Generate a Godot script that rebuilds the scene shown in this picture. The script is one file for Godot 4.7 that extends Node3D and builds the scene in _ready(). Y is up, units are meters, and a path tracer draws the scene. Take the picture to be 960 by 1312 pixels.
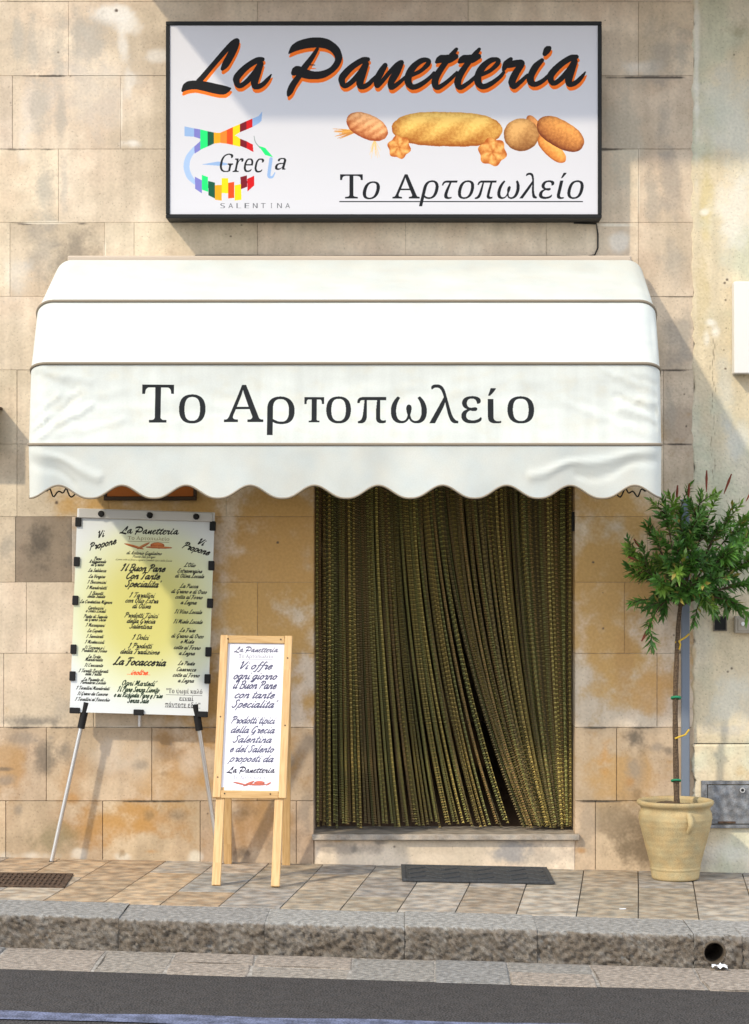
extends Node3D
# A bakery front in a limestone wall: awning, sign, menu boards, chain curtain, potted bottlebrush, pavement, kerb and road.
# Metres. The wall face is z = 0, the street is towards +z, x runs along the wall. The elevation drawing of the wall has 250 units
# to the metre (ex, ey turn its units into metres).

var rng := RandomNumberGenerator.new()
var M := {}
var taken := {}
const SUN := Vector3(-0.97, 1.21, 1.0)

func ex(u: float) -> float: return (u - 520.0) / 250.0
func ey(v: float) -> float: return (1110.0 - v) / 250.0
func ground(x: float) -> float: return 0.004 - 0.0208 * x       # the street falls gently to the right
func kerb_z(x: float) -> float: return 1.917 + 0.0495 * x       # front of the kerb, not quite parallel to the wall

# ---------------------------------------------------------------- mesh building
class Shape:
	var v := PackedVector3Array()
	var n := PackedVector3Array()
	var t := PackedVector2Array()
	var c := PackedColorArray()
	var tint := Color.WHITE
	func tri(a: Vector3, b: Vector3, d: Vector3, na: Vector3, nb: Vector3, nd: Vector3, ta := Vector2.ZERO, tb := Vector2.ZERO, td := Vector2.ZERO) -> void:
		v.append(a); v.append(d); v.append(b)
		n.append(na); n.append(nd); n.append(nb)
		t.append(ta); t.append(td); t.append(tb)
		c.append(tint); c.append(tint); c.append(tint)
	# corners run counter-clockwise seen from outside
	func quad(a: Vector3, b: Vector3, d: Vector3, e: Vector3) -> void:
		var m := (b - a).cross(d - a)
		if m.length_squared() < 1e-16: m = (d - a).cross(e - a)
		m = m.normalized()
		tri(a, b, d, m, m, m, Vector2(0, 1), Vector2(1, 1), Vector2(1, 0)); tri(a, d, e, m, m, m, Vector2(0, 1), Vector2(1, 0), Vector2(0, 0))
	func quad_uv(a: Vector3, b: Vector3, d: Vector3, e: Vector3, r: Rect2) -> void:
		var m := (b - a).cross(d - a).normalized()
		var p := r.position
		var q := r.end
		tri(a, b, d, m, m, m, Vector2(p.x, q.y), q, Vector2(q.x, p.y)); tri(a, d, e, m, m, m, Vector2(p.x, q.y), Vector2(q.x, p.y), p)
	func flat(a: Vector3, b: Vector3, d: Vector3) -> void:
		var m := (b - a).cross(d - a).normalized()
		tri(a, b, d, m, m, m)
	# box with chamfered edges
	func box(at: Vector3, size: Vector3, bevel := 0.0, turn := Basis.IDENTITY) -> void:
		var h := size * 0.5
		if bevel <= 0.0:
			for ax in 3:
				for s in [-1.0, 1.0]:
					var i := (ax + 1) % 3
					var j := (ax + 2) % 3
					var ps := []
					for q in [[-1, -1], [1, -1], [1, 1], [-1, 1]]:
						var p := Vector3.ZERO
						p[ax] = s * h[ax]; p[i] = q[0] * h[i] * s; p[j] = q[1] * h[j]
						ps.append(at + turn * p)
					quad(ps[0], ps[1], ps[2], ps[3])
			return
		var g := h - Vector3.ONE * bevel
		for ax in 3:
			var i := (ax + 1) % 3
			var j := (ax + 2) % 3
			for s in [-1.0, 1.0]:
				var ps := []
				for q in [[-1, -1], [1, -1], [1, 1], [-1, 1]]:
					var p := Vector3.ZERO
					p[ax] = s * h[ax]; p[i] = q[0] * g[i] * s; p[j] = q[1] * g[j]
					ps.append(at + turn * p)
				quad(ps[0], ps[1], ps[2], ps[3])
			for si in [-1.0, 1.0]:
				for sj in [-1.0, 1.0]:
					var p0 := Vector3.ZERO; p0[i] = si * h[i]; p0[j] = sj * g[j]; p0[ax] = -g[ax]
					var p1 := p0; p1[ax] = g[ax]
					var p2 := Vector3.ZERO; p2[i] = si * g[i]; p2[j] = sj * h[j]; p2[ax] = g[ax]
					var p3 := p2; p3[ax] = -g[ax]
					var out := Vector3.ZERO; out[i] = si; out[j] = sj
					if (p1 - p0).cross(p2 - p0).dot(out) > 0: quad(at + turn * p0, at + turn * p1, at + turn * p2, at + turn * p3)
					else: quad(at + turn * p3, at + turn * p2, at + turn * p1, at + turn * p0)
		for sx in [-1.0, 1.0]:
			for sy in [-1.0, 1.0]:
				for sz in [-1.0, 1.0]:
					var a := at + turn * Vector3(sx * h.x, sy * g.y, sz * g.z)
					var b := at + turn * Vector3(sx * g.x, sy * h.y, sz * g.z)
					var d := at + turn * Vector3(sx * g.x, sy * g.y, sz * h.z)
					if sx * sy * sz > 0: flat(a, b, d)
					else: flat(a, d, b)
	# square beam between two points, its grain along v
	func beam(a: Vector3, b: Vector3, wx: float, wz: float, bevel := 0.002, side := Vector3.RIGHT) -> void:
		var from := v.size()
		var y := (b - a).normalized()
		var x := (side - y * side.dot(y)).normalized()
		var turn := Basis(x, y, x.cross(y))
		box((a + b) * 0.5, Vector3(wx, a.distance_to(b), wz), bevel, turn)
		for k in range(from, v.size()):
			var l := turn.inverse() * (v[k] - a)
			t[k] = Vector2((l.x + l.z) * 4.0 + a.x * 7.0 + a.y * 3.0, l.y * 1.3 + a.x)
	func tube(p: PackedVector3Array, r, sides := 8, caps := true) -> void:
		var rings := []
		var up := Vector3.UP
		for i in p.size():
			var d := (p[mini(i + 1, p.size() - 1)] - p[maxi(i - 1, 0)]).normalized()
			if absf(d.dot(up)) > 0.95: up = Vector3.RIGHT if absf(d.x) < 0.9 else Vector3.BACK
			var x := d.cross(up).normalized()
			up = x.cross(d).normalized()
			var ring := PackedVector3Array()
			var rad: float = r[i] if r is Array or r is PackedFloat32Array else r
			for k in sides:
				var a := TAU * k / sides
				ring.append((x * cos(a) + up * sin(a)) * rad)
			rings.append(ring)
		for i in p.size() - 1:
			for k in sides:
				var j := (k + 1) % sides
				var a: Vector3 = rings[i][k]
				var b: Vector3 = rings[i][j]
				var d: Vector3 = rings[i + 1][j]
				var e: Vector3 = rings[i + 1][k]
				tri(p[i] + a, p[i + 1] + d, p[i] + b, a.normalized(), d.normalized(), b.normalized())
				tri(p[i] + a, p[i + 1] + e, p[i + 1] + d, a.normalized(), e.normalized(), d.normalized())
		if caps:
			for w in [0, p.size() - 1]:
				var m := (p[0] - p[1]).normalized() if w == 0 else (p[w] - p[w - 1]).normalized()
				for k in sides:
					var a: Vector3 = p[w] + rings[w][k]
					var b: Vector3 = p[w] + rings[w][(k + 1) % sides]
					if (a - p[w]).cross(b - p[w]).dot(m) > 0: tri(p[w], a, b, m, m, m)
					else: tri(p[w], b, a, m, m, m)
	func lathe(at: Vector3, prof: PackedVector2Array, seg := 40, wobble := 0.0) -> void:
		for i in prof.size() - 1:
			for k in seg:
				var q := []
				var nn := []
				for o in [[i, k], [i, k + 1], [i + 1, k + 1], [i + 1, k]]:
					var a: float = TAU * (o[1] % seg) / seg
					var pr := prof[o[0]]
					var d := (prof[mini(o[0] + 1, prof.size() - 1)] - prof[maxi(o[0] - 1, 0)]).normalized()
					var rr := pr.x * (1.0 + wobble * sin(a * 2.0 + pr.y * 9.0))
					q.append(at + Vector3(cos(a) * rr, pr.y, -sin(a) * rr))
					nn.append(Vector3(cos(a) * d.y, -d.x, -sin(a) * d.y).normalized())
				var u0 := float(k) / seg
				var u1 := float(k + 1) / seg
				tri(q[0], q[1], q[2], nn[0], nn[1], nn[2], Vector2(u0, prof[i].y), Vector2(u1, prof[i].y), Vector2(u1, prof[i + 1].y))
				tri(q[0], q[2], q[3], nn[0], nn[2], nn[3], Vector2(u0, prof[i].y), Vector2(u1, prof[i + 1].y), Vector2(u0, prof[i + 1].y))
	# grid of points, rows first; normals from neighbours
	func grid(p: Array, uv: Array = [], flip := false) -> void:
		var rows := p.size()
		var cols: int = p[0].size()
		var nn := []
		for i in rows:
			var row := PackedVector3Array()
			for j in cols:
				var a: Vector3 = p[i][mini(j + 1, cols - 1)] - p[i][maxi(j - 1, 0)]
				var b: Vector3 = p[mini(i + 1, rows - 1)][j] - p[maxi(i - 1, 0)][j]
				var m := b.cross(a).normalized()
				row.append(-m if flip else m)
			nn.append(row)
		for i in rows - 1:
			for j in cols - 1:
				var ix := [[i, j], [i + 1, j], [i + 1, j + 1], [i, j + 1]]
				if flip: ix.reverse()
				var q := []
				var m := []
				var w := []
				for o in ix:
					q.append(p[o[0]][o[1]]); m.append(nn[o[0]][o[1]])
					w.append(uv[o[0]][o[1]] if uv.size() else Vector2.ZERO)
				tri(q[0], q[1], q[2], m[0], m[1], m[2], w[0], w[1], w[2])
				tri(q[0], q[2], q[3], m[0], m[2], m[3], w[0], w[2], w[3])
	# four-sided slab with chamfered top edges; p runs counter-clockwise seen from above
	func slab(p: PackedVector3Array, thick: float, bevel: float) -> void:
		var mid := Vector3.ZERO
		for q in p: mid += q / p.size()
		var inn := PackedVector3Array()
		for q in p: inn.append(q + (mid - q).normalized() * bevel * 1.4)
		for k in range(1, p.size() - 1): flat(inn[0], inn[k], inn[k + 1])
		for k in p.size():
			var j := (k + 1) % p.size()
			var d := Vector3.DOWN
			quad(p[k] + d * bevel, p[j] + d * bevel, inn[j], inn[k])
			quad(p[k] + d * thick, p[j] + d * thick, p[j] + d * bevel, p[k] + d * bevel)
	# texture coordinates from a rectangle of the wall
	func wall_uv(r: Rect2) -> void:
		for k in v.size():
			t[k] = Vector2((v[k].x - r.position.x) / r.size.x, (r.position.y - v[k].y) / r.size.y)
	func mesh() -> ArrayMesh:
		var a := []
		a.resize(Mesh.ARRAY_MAX)
		a[Mesh.ARRAY_VERTEX] = v; a[Mesh.ARRAY_NORMAL] = n; a[Mesh.ARRAY_TEX_UV] = t; a[Mesh.ARRAY_COLOR] = c
		var m := ArrayMesh.new()
		m.add_surface_from_arrays(Mesh.PRIMITIVE_TRIANGLES, a)
		return m

func numbered(called: String) -> String:
	taken[called] = taken.get(called, -1) + 1
	return called if taken[called] == 0 else "%s_%03d" % [called, taken[called]]

func put(called: String, s, material: Material, parent: Node = self) -> MeshInstance3D:
	var o := MeshInstance3D.new()
	o.name = numbered(called) if parent == self else called
	o.mesh = s.mesh() if s is Shape else s
	o.material_override = material
	o.cast_shadow = GeometryInstance3D.SHADOW_CASTING_SETTING_ON
	parent.add_child(o, true)
	return o

func thing(called: String, label: String, category: String, at := Vector3.ZERO, group := "") -> Node3D:
	var o := Node3D.new()
	o.name = numbered(called)
	add_child(o)
	o.position = at
	tag(o, label, category, group)
	return o

func tag(o: Node, label: String, category: String, group := "") -> void:
	o.set_meta("label", label); o.set_meta("category", category)
	if group: o.set_meta("group", group)

func structure(o: Node, label := "", category := "") -> void:
	o.set_meta("kind", "structure")
	if label: o.set_meta("label", label)
	if category: o.set_meta("category", category)

# ---------------------------------------------------------------- materials
func lin(r: float, g: float, b: float) -> Color: return Color(r, g, b).linear_to_srgb()

func mat(called: String, col: Color, rough := 0.8, metal := 0.0) -> StandardMaterial3D:
	var m := StandardMaterial3D.new()
	m.resource_name = called
	m.albedo_color = col; m.roughness = rough; m.metallic = metal
	m.metallic_specular = 0.5 if rough < 0.6 else 0.35
	M[called] = m
	return m

func noise(freq: float, sd: int, octaves := 4, kind := FastNoiseLite.TYPE_SIMPLEX_SMOOTH) -> FastNoiseLite:
	var f := FastNoiseLite.new()
	f.seed = sd; f.frequency = freq; f.noise_type = kind
	f.fractal_octaves = octaves
	f.fractal_type = FastNoiseLite.FRACTAL_FBM if octaves > 1 else FastNoiseLite.FRACTAL_NONE
	return f

func field(w: int, h: int, f: FastNoiseLite, seamless := false) -> PackedByteArray:
	var im := f.get_seamless_image(w, h, false, false, 0.1, true) if seamless else f.get_image(w, h, false, false, true)
	im.convert(Image.FORMAT_L8)
	return im.get_data()

func tex(im: Image) -> ImageTexture: return ImageTexture.create_from_image(im)

# speckled tile: colour multipliers round white, and a height map
func mottle(w: int, sd: int, coarse: float, fine: float, amount: float, grain: float, warm := 0.0, pits := 0.0, middle := 0.8) -> Array:
	var a := field(w, w, noise(coarse, sd, 5), true)
	var b := field(w, w, noise(fine, sd + 1, 3), true)
	var d := field(w, w, noise(coarse * 1.7, sd + 2, 3), true)
	var col := PackedByteArray(); col.resize(w * w * 3)
	var hgt := PackedByteArray(); hgt.resize(w * w)
	for i in w * w:
		var p := (a[i] / 255.0 - 0.5) * amount
		var q := (b[i] / 255.0 - 0.5) * grain
		var hue := (d[i] / 255.0 - 0.5) * warm
		var pit := 0.0
		if pits > 0.0 and b[i] < 62: pit = pits * (62 - b[i]) / 62.0
		var base := clampf(middle + p + q - pit, 0.05, 1.0)
		col[i * 3] = int(clampf(base + hue, 0, 1) * 255); col[i * 3 + 1] = int(base * 255); col[i * 3 + 2] = int(clampf(base - hue, 0, 1) * 255)
		hgt[i] = int(clampf(b[i] / 255.0 * 0.55 + a[i] / 255.0 * 0.45 - pit, 0, 1) * 255)
	return [tex(Image.create_from_data(w, w, false, Image.FORMAT_RGB8, col)), tex(Image.create_from_data(w, w, false, Image.FORMAT_L8, hgt))]

func tri_mat(called: String, col: Color, pair: Array, scale: float, relief: float, rough := 0.85, in_world := true) -> StandardMaterial3D:
	var m := mat(called, col, rough)
	m.albedo_texture = pair[0]
	m.uv1_triplanar = true; m.uv1_world_triplanar = in_world
	m.uv1_scale = Vector3.ONE * scale
	m.vertex_color_use_as_albedo = true
	if relief > 0.0:
		m.heightmap_enabled = true; m.heightmap_texture = pair[1]; m.heightmap_scale = relief
	return m

# ---------------------------------------------------------------- painting flat print
func fill(im: Image, p: PackedVector2Array, col: Color) -> void:      # convex outline
	var lo := INF
	var hi := -INF
	for q in p: lo = minf(lo, q.y); hi = maxf(hi, q.y)
	var w := im.get_width()
	for y in range(maxi(0, int(floor(lo))), mini(im.get_height() - 1, int(ceil(hi))) + 1):
		var yy := y + 0.5
		var x0 := INF
		var x1 := -INF
		for k in p.size():
			var a := p[k]
			var b := p[(k + 1) % p.size()]
			if (a.y <= yy) != (b.y <= yy):
				var x := a.x + (yy - a.y) / (b.y - a.y) * (b.x - a.x)
				x0 = minf(x0, x); x1 = maxf(x1, x)
		if x1 >= x0:
			var l := clampi(roundi(x0), 0, w)
			var r := clampi(roundi(x1), 0, w)
			if r > l: im.fill_rect(Rect2i(l, y, r - l, 1), col)

func spline(p: Array) -> Array:      # Vector3(x, y, width) through all the given points
	var out := []
	for i in p.size() - 1:
		var a: Vector3 = p[maxi(i - 1, 0)]
		var b: Vector3 = p[i]
		var c: Vector3 = p[i + 1]
		var d: Vector3 = p[mini(i + 2, p.size() - 1)]
		for k in 6:
			out.append(b.cubic_interpolate(c, a, d, k / 6.0))
	out.append(p[p.size() - 1])
	return out

func stroke(im: Image, pts: Array, col: Color) -> void:
	var s := spline(pts)
	for i in s.size() - 1:
		var hull := PackedVector2Array()
		for q in [s[i], s[i + 1]]:
			for k in 10:
				var a := TAU * k / 10.0
				hull.append(Vector2(q.x + cos(a) * q.z * 0.5, q.y + sin(a) * q.z * 0.5))
		fill(im, Geometry2D.convex_hull(hull), col)

var faces := {}
func glyphs(text: String, face: String) -> PackedVector2Array:      # triangles of a line of type, 1 unit to the em, baseline at 0, y down
	if not faces.has(face):
		var f := SystemFont.new()
		f.font_names = PackedStringArray([face.trim_suffix(" Bold")])
		if face.ends_with("Bold"): f.font_weight = 700
		faces[face] = f
	var tm := TextMesh.new()
	tm.font = faces[face]; tm.text = text; tm.font_size = 64; tm.pixel_size = 1.0 / 64.0; tm.depth = 0.0; tm.curve_step = 1.0
	tm.horizontal_alignment = HORIZONTAL_ALIGNMENT_LEFT
	tm.vertical_alignment = VERTICAL_ALIGNMENT_BOTTOM
	var a := tm.get_mesh_arrays()
	var v: PackedVector3Array = a[Mesh.ARRAY_VERTEX]
	var ix: PackedInt32Array = a[Mesh.ARRAY_INDEX] if a[Mesh.ARRAY_INDEX] != null else PackedInt32Array()
	var out := PackedVector2Array()
	if ix.is_empty():
		for q in v: out.append(Vector2(q.x, -q.y))
	else:
		for k in ix: out.append(Vector2(v[k].x, -v[k].y))
	return out

func bounds(p: PackedVector2Array) -> Rect2:
	var r := Rect2(p[0], Vector2.ZERO)
	for q in p: r = r.expand(q)
	return r

# type fitted into a rectangle: the box of its ink
func type(im: Image, text: String, face: String, r: Rect2, col: Color, slant := 0.0) -> void:
	var g := glyphs(text, face)
	if g.is_empty(): return
	for k in g.size(): g[k].x -= g[k].y * slant
	var b := bounds(g)
	for k in range(0, g.size() - 2, 3):
		var p := PackedVector2Array()
		for j in 3: p.append(r.position + (g[k + j] - b.position) / b.size * r.size)
		fill(im, p, col)

# brush lettering for the menus: a pen skeleton on a grid with x-height 5 and capitals 9
var pen := {
	"a": [6, [5, 4.6, 3, 5, 1, 3, 1.2, .6, 2.5, .4, 4.5, 3, 5, 4.8, 4.4, 1, 5.2, .2, 6.3, 1.6]],
	"b": [5.4, [2.2, 9, 1.2, 1.2, 2.8, .2, 4.6, 2, 4, 4.6, 2, 3.6]],
	"c": [4.8, [4.5, 4.2, 3.4, 5, 1.4, 3, 1.4, .8, 3, .2, 4.9, 1.6]],
	"d": [6, [5, 4.4, 3, 5, 1, 3, 1.2, .6, 2.5, .4, 4.6, 3], [5.4, 9, 4.6, 1.4, 5.2, .2, 6.3, 1.6]],
	"e": [4.8, [1.4, 2.2, 3.6, 3, 4.2, 4.4, 3, 5, 1.3, 3, 1.3, .8, 2.8, .2, 4.9, 1.7]],
	"f": [4, [5.2, 8.4, 4.2, 9, 3.2, 7, 2.2, 0, 1.2, -3, 0, -2.6], [1.2, 4.8, 4.4, 5]],
	"g": [5.8, [5, 4.6, 3, 5, 1, 3, 1.4, .6, 3, .6, 4.8, 3.5, 5, 4.8, 4, -1, 2.6, -3, .8, -2.6, 2.6, -.8, 6, 1.4]],
	"h": [5.6, [2.4, 9, 1, 0], [1.2, 2.5, 3.6, 5, 4.4, 4, 3.8, .6, 4.6, .2, 5.6, 1.4]],
	"i": [3, [1.8, 5, 1.3, 1, 2, .2, 3.2, 1.4], [2.2, 7.2, 2.4, 7.7]],
	"l": [3, [2.6, 9, 1.4, 1.2, 2, .2, 3.2, 1.4]],
	"m": [8.2, [1.6, 5, 1, 0], [1.2, 2.4, 3.4, 5, 4.1, 4, 3.6, 0], [3.8, 2.4, 6, 5, 6.8, 4, 6.4, .8, 7, .2, 8.2, 1.4]],
	"n": [5.8, [1.6, 5, 1, 0], [1.2, 2.4, 3.6, 5, 4.5, 4, 4, .8, 4.6, .2, 5.8, 1.4]],
	"o": [5.2, [3, 5, 1.2, 3.4, 1.2, 1, 2.6, .2, 4.2, 1.6, 4.4, 4, 3, 5, 3.4, 4.2, 5.2, 4]],
	"p": [5.4, [1.8, 5, .4, -3], [1.3, 3.2, 3.4, 5, 4.8, 4, 4.2, 1.2, 2.6, .2, 1.2, 1]],
	"q": [5.6, [5, 4.6, 3, 5, 1, 3, 1.2, .6, 2.5, .4, 4.5, 3, 5, 4.8, 4, -3]],
	"r": [4.4, [1.2, 4, 1.8, 5.2, 2.2, 4.2, 3.8, 4.4, 2.8, 1, 3.4, .2, 4.5, 1.4]],
	"s": [4.2, [1, 1, 3.2, 5.2, 3.8, 2, 3, .3, 1, .6]],
	"t": [3.4, [2.4, 8, 1.4, 1.2, 2, .2, 3.4, 1.4], [.6, 5.4, 3.6, 5.8]],
	"u": [5.8, [1.4, 5, 1, 1.4, 2, .2, 4, 2.4, 4.8, 5, 4.4, 1, 5, .2, 6, 1.4]],
	"v": [5, [1, 4.6, 1.8, 4.6, 2, .4, 4, 2.6, 4.4, 5, 5.2, 4.4]],
	"x": [5, [1, 4.6, 2, 4.8, 3.6, .4, 5, 1.2], [4.6, 5, 1, .2]],
	"A": [7, [.4, .4, 2, 1.6, 4.6, 8.8, 4.8, 1, 5.6, .2, 6.8, 1.2], [2.2, 3.4, 5, 3.6]],
	"Z": [6, [1, 8, 2, 8.8, 5.4, 8.6, .8, .6, 5.4, .6]],
	"z": [4.8, [1.2, 4.6, 4.2, 4.8, 1, .4, 4.6, .4]],
	"B": [6.6, [2, 8.6, 1.4, 0], [.6, 8, 3.6, 9.2, 5.6, 8, 4.8, 5.4, 2.4, 4.8], [3, 4.8, 5.6, 4, 5.4, 1, 2.6, 0, .8, .8]],
	"C": [6.2, [5.8, 7.6, 4.8, 9, 2.4, 7.4, 1, 3.4, 1.8, .6, 3.8, .2, 5.8, 2]],
	"D": [7, [2, 8.6, 1.6, .4], [.4, 7.6, 3.4, 9.2, 6, 7.4, 5.8, 2.6, 3, .2, .6, .6]],
	"E": [6, [5.6, 8, 4.2, 9.2, 2.4, 7.8, 2.8, 5.2, 4, 5], [2.8, 5, 1, 3, 1.4, .6, 3.4, .1, 5.4, 1.6]],
	"F": [6, [.6, 7.4, 2, 8.8, 6.6, 8.8], [3.8, 8.6, 2.2, .6, .8, -.6], [1.8, 4.6, 5, 5]],
	"G": [6.6, [5.8, 7.6, 4.8, 9, 2.4, 7.4, 1, 3.4, 1.8, .8, 3.6, .6, 5.2, 3.6, 4.6, -1, 2.6, -2.6]],
	"I": [5.2, [1, 7, 2.6, 8.8, 3.2, 8.4, 1.8, .8, .6, .2]],
	"L": [6.2, [3, 6.6, 4.2, 8.8, 3.6, 9, 1.6, 1, .2, .2, 1.4, 1.2, 4.4, .2, 6.2, 1.2]],
	"M": [8.6, [.6, .4, 2.4, 8.6, 3, 2, 6, 8.8, 6, 1, 6.8, .2, 8.2, 1.4], [.4, 7.4, 2.4, 8.8]],
	"N": [7, [.6, .2, 2, 8.6, 4.4, .6, 6.4, 9]],
	"O": [6.6, [3.4, 9, 1.2, 6.4, 1.2, 2, 3, .2, 5.2, 2.4, 5.4, 7, 3.4, 9, 4, 7.4, 6, 7.6]],
	"P": [6.2, [.4, 7, 1.6, 8.8, 4.4, 9, 5.8, 7.6, 4.6, 5, 1.8, 4.2], [3, 8.4, 1.2, 0]],
	"R": [6.6, [.4, 7, 1.6, 8.8, 4.4, 9, 5.6, 7.4, 4.4, 5, 2, 4.6, 4.6, .8, 6.4, .8], [3, 8.4, 1.2, 0]],
	"S": [5.6, [5.4, 7.6, 4.2, 9, 2.2, 7.4, 4, 4.2, 3.4, .8, 1.4, .2, .2, 1.8]],
	"T": [6, [.4, 7.2, 1.6, 8.8, 6.6, 8.8], [4, 8.6, 2.6, .8, 1.2, .2]],
	"U": [6.8, [.6, 7.8, 1.8, 8.8, 1.2, 2, 2.6, .2, 5, 3.4, 5.8, 8.8, 5.2, 1, 6.6, 1]],
	"V": [6.4, [.4, 7.4, 1.8, 8.8, 2.2, .4, 5, 5.6, 6.4, 9]],
	"'": [2, [1.4, 9, 1, 7.4]], "\"": [3.4, [1.2, 9, 1, 7.6], [2.8, 9, 2.6, 7.6]], ".": [2, [.8, .4, 1, .2]],
}
func script_width(text: String) -> float:
	var x := 0.0
	for ch in text: x += pen[ch][0] if pen.has(ch) else 3.0
	return x
func script_line(im: Image, text: String, centre: Vector2, cap: float, col: Color, weight := 1.5, angle := 0.0, stretch := 1.0) -> void:
	var k := cap / 9.0
	var x := -script_width(text) * 0.5 * k * stretch
	var turn := Transform2D(angle, centre)
	for ch in text:
		if not pen.has(ch):
			x += 3.0 * k * stretch
			continue
		var g: Array = pen[ch]
		for s in range(1, g.size()):
			var line: Array = g[s]
			var p := []
			for j in range(0, line.size(), 2):
				var q := turn * Vector2(x + (line[j] + line[j + 1] * 0.45) * k * stretch, -line[j + 1] * k)
				p.append(Vector3(q.x, q.y, weight * k * (0.75 if j == 0 or j == line.size() - 2 else 1.0)))
			stroke(im, p, col)
		x += g[0] * k * stretch

# the shop's name in brush strokes, measured in seventh-parts of a drawing unit from the sign's lettering
func shop_name_strokes() -> Array:
	var out := []
	var bowl := [[765, 250, 40], [720, 258, 52], [640, 305, 56], [570, 370, 60], [535, 425, 60], [558, 482, 46], [620, 452, 45], [700, 365, 50], [748, 290, 52]]
	var tail := [[750, 290, 52], [720, 380, 60], [696, 448, 66], [704, 492, 48], [760, 476, 44], [812, 425, 34], [842, 384, 12]]
	var ee := [[262, 388, 35], [340, 350, 36], [402, 290, 42], [404, 258, 36], [350, 260, 48], [280, 310, 58], [232, 390, 66], [230, 458, 62], [270, 494, 50], [340, 470, 45], [420, 410, 36], [455, 368, 28]]
	var tt := [[652, 160, 30], [612, 210, 46], [540, 300, 50], [482, 390, 60], [462, 456, 62], [482, 498, 46], [540, 470, 40], [610, 412, 34], [655, 366, 28]]
	var bar := [[475, 275, 26], [515, 248, 70], [580, 246, 78], [645, 225, 50]]
	var add := func(p: Array, x0: float, dx: float, dy: float) -> void:
		var q := []
		for a in p: q.append(Vector3(x0 + (a[0] + dx) / 6.857, 40.0 + (a[1] + dy) / 6.857, a[2] / 6.857))
		out.append(q)
	add.call([[412, 335, 30], [440, 295, 62], [488, 210, 66], [525, 130, 66], [538, 92, 52]], 225, 0, 0)
	add.call([[540, 88, 50], [500, 110, 48], [430, 185, 46], [330, 300, 44], [250, 395, 48], [205, 445, 50]], 225, 0, 0)
	add.call([[62, 528, 20], [105, 485, 72], [180, 475, 80], [260, 487, 85], [350, 508, 88], [425, 520, 78], [484, 506, 14]], 225, 0, 0)
	add.call(bowl, 225, 0, 0); add.call(tail, 225, 0, 0)
	add.call([[72, 196, 14], [130, 142, 70], [220, 112, 86], [320, 102, 94], [410, 117, 86], [478, 165, 76], [508, 230, 66], [492, 290, 56], [440, 348, 56], [360, 385, 66], [270, 390, 75], [190, 368, 86], [142, 350, 84], [112, 372, 44]], 360, 0, 0)
	add.call([[322, 158, 28], [270, 240, 44], [210, 322, 56], [160, 400, 50], [110, 470, 56], [82, 528, 56], [66, 566, 26]], 360, 0, 0)
	add.call([[215, 298, 16], [300, 300, 6]], 360, 0, 0)
	add.call(bowl, 360, 0, 0); add.call(tail, 360, 0, 0)
	add.call([[26, 302, 44], [-10, 360, 60], [-44, 430, 60], [-44, 484, 42], [0, 442, 38], [60, 370, 40], [130, 300, 48], [168, 276, 44]], 490, 0, 0)
	add.call([[168, 280, 46], [130, 360, 60], [82, 440, 62], [78, 498, 46], [130, 470, 40], [205, 405, 30]], 490, 0, 0)
	add.call(ee, 490, 0, 0); add.call(tt, 490, 0, 0); add.call(bar, 490, 0, 0)
	add.call(tt, 490, 200, 0); add.call(bar, 490, 200, 0); add.call(ee, 490, 612, -4)
	add.call([[172, 345, 26], [198, 292, 60], [238, 248, 36]], 620, 0, 0)
	add.call([[215, 300, 56], [270, 288, 62], [335, 284, 52], [282, 370, 62], [248, 448, 66], [266, 490, 46], [320, 450, 40], [386, 388, 30]], 620, 0, 0)
	add.call([[512, 258, 38], [460, 310, 60], [416, 390, 62], [412, 446, 62], [452, 470, 46], [520, 438, 40], [575, 384, 30]], 620, 0, 0)
	add.call([[536, 202, 42], [558, 166, 62], [576, 152, 40]], 620, 0, 0)
	add.call(bowl, 620, 50, -22); add.call(tail, 620, 50, -22)
	return out
func shop_name(im: Image, strokes: Array, from: Vector2, scale: float, col: Color, heavier := 1.0) -> void:
	for s in strokes:
		var q := []
		for p in s: q.append(Vector3(from.x + p.x * scale, from.y + p.y * scale, p.z * scale * heavier))
		stroke(im, q, col)

# a loaf printed on a sign
func loaf(im: Image, c: Vector2, r: Vector2, angle: float, light: Color, dark: Color, slashes: float, power: float, f: FastNoiseLite) -> void:
	var e := maxf(r.x, r.y) + 1.0
	for y in range(int(c.y - e), int(c.y + e) + 1):
		for x in range(int(c.x - e), int(c.x + e) + 1):
			if x < 0 or y < 0 or x >= im.get_width() or y >= im.get_height(): continue
			var p := (Vector2(x, y) - c).rotated(-angle) / r
			var d := pow(absf(p.x), power) + pow(absf(p.y), 2.0)
			d += f.get_noise_2d(x * 1.5, y * 1.5) * 0.06
			if d > 1.0: continue
			var k := clampf(0.25 + p.y * 0.42 + pow(d, 3.0) * 0.55 + f.get_noise_2d(x * 3.0, y * 3.0) * 0.22 + f.get_noise_2d(x * 11.0, y * 11.0) * 0.12, 0, 1)
			if slashes > 0.0 and absf(p.y) < 0.7:
				k = clampf(k + 0.17 * sin((p.x * 1.0 + p.y * 0.35) * slashes), 0, 1)
			im.set_pixel(x, y, light.lerp(dark, k))

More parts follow.
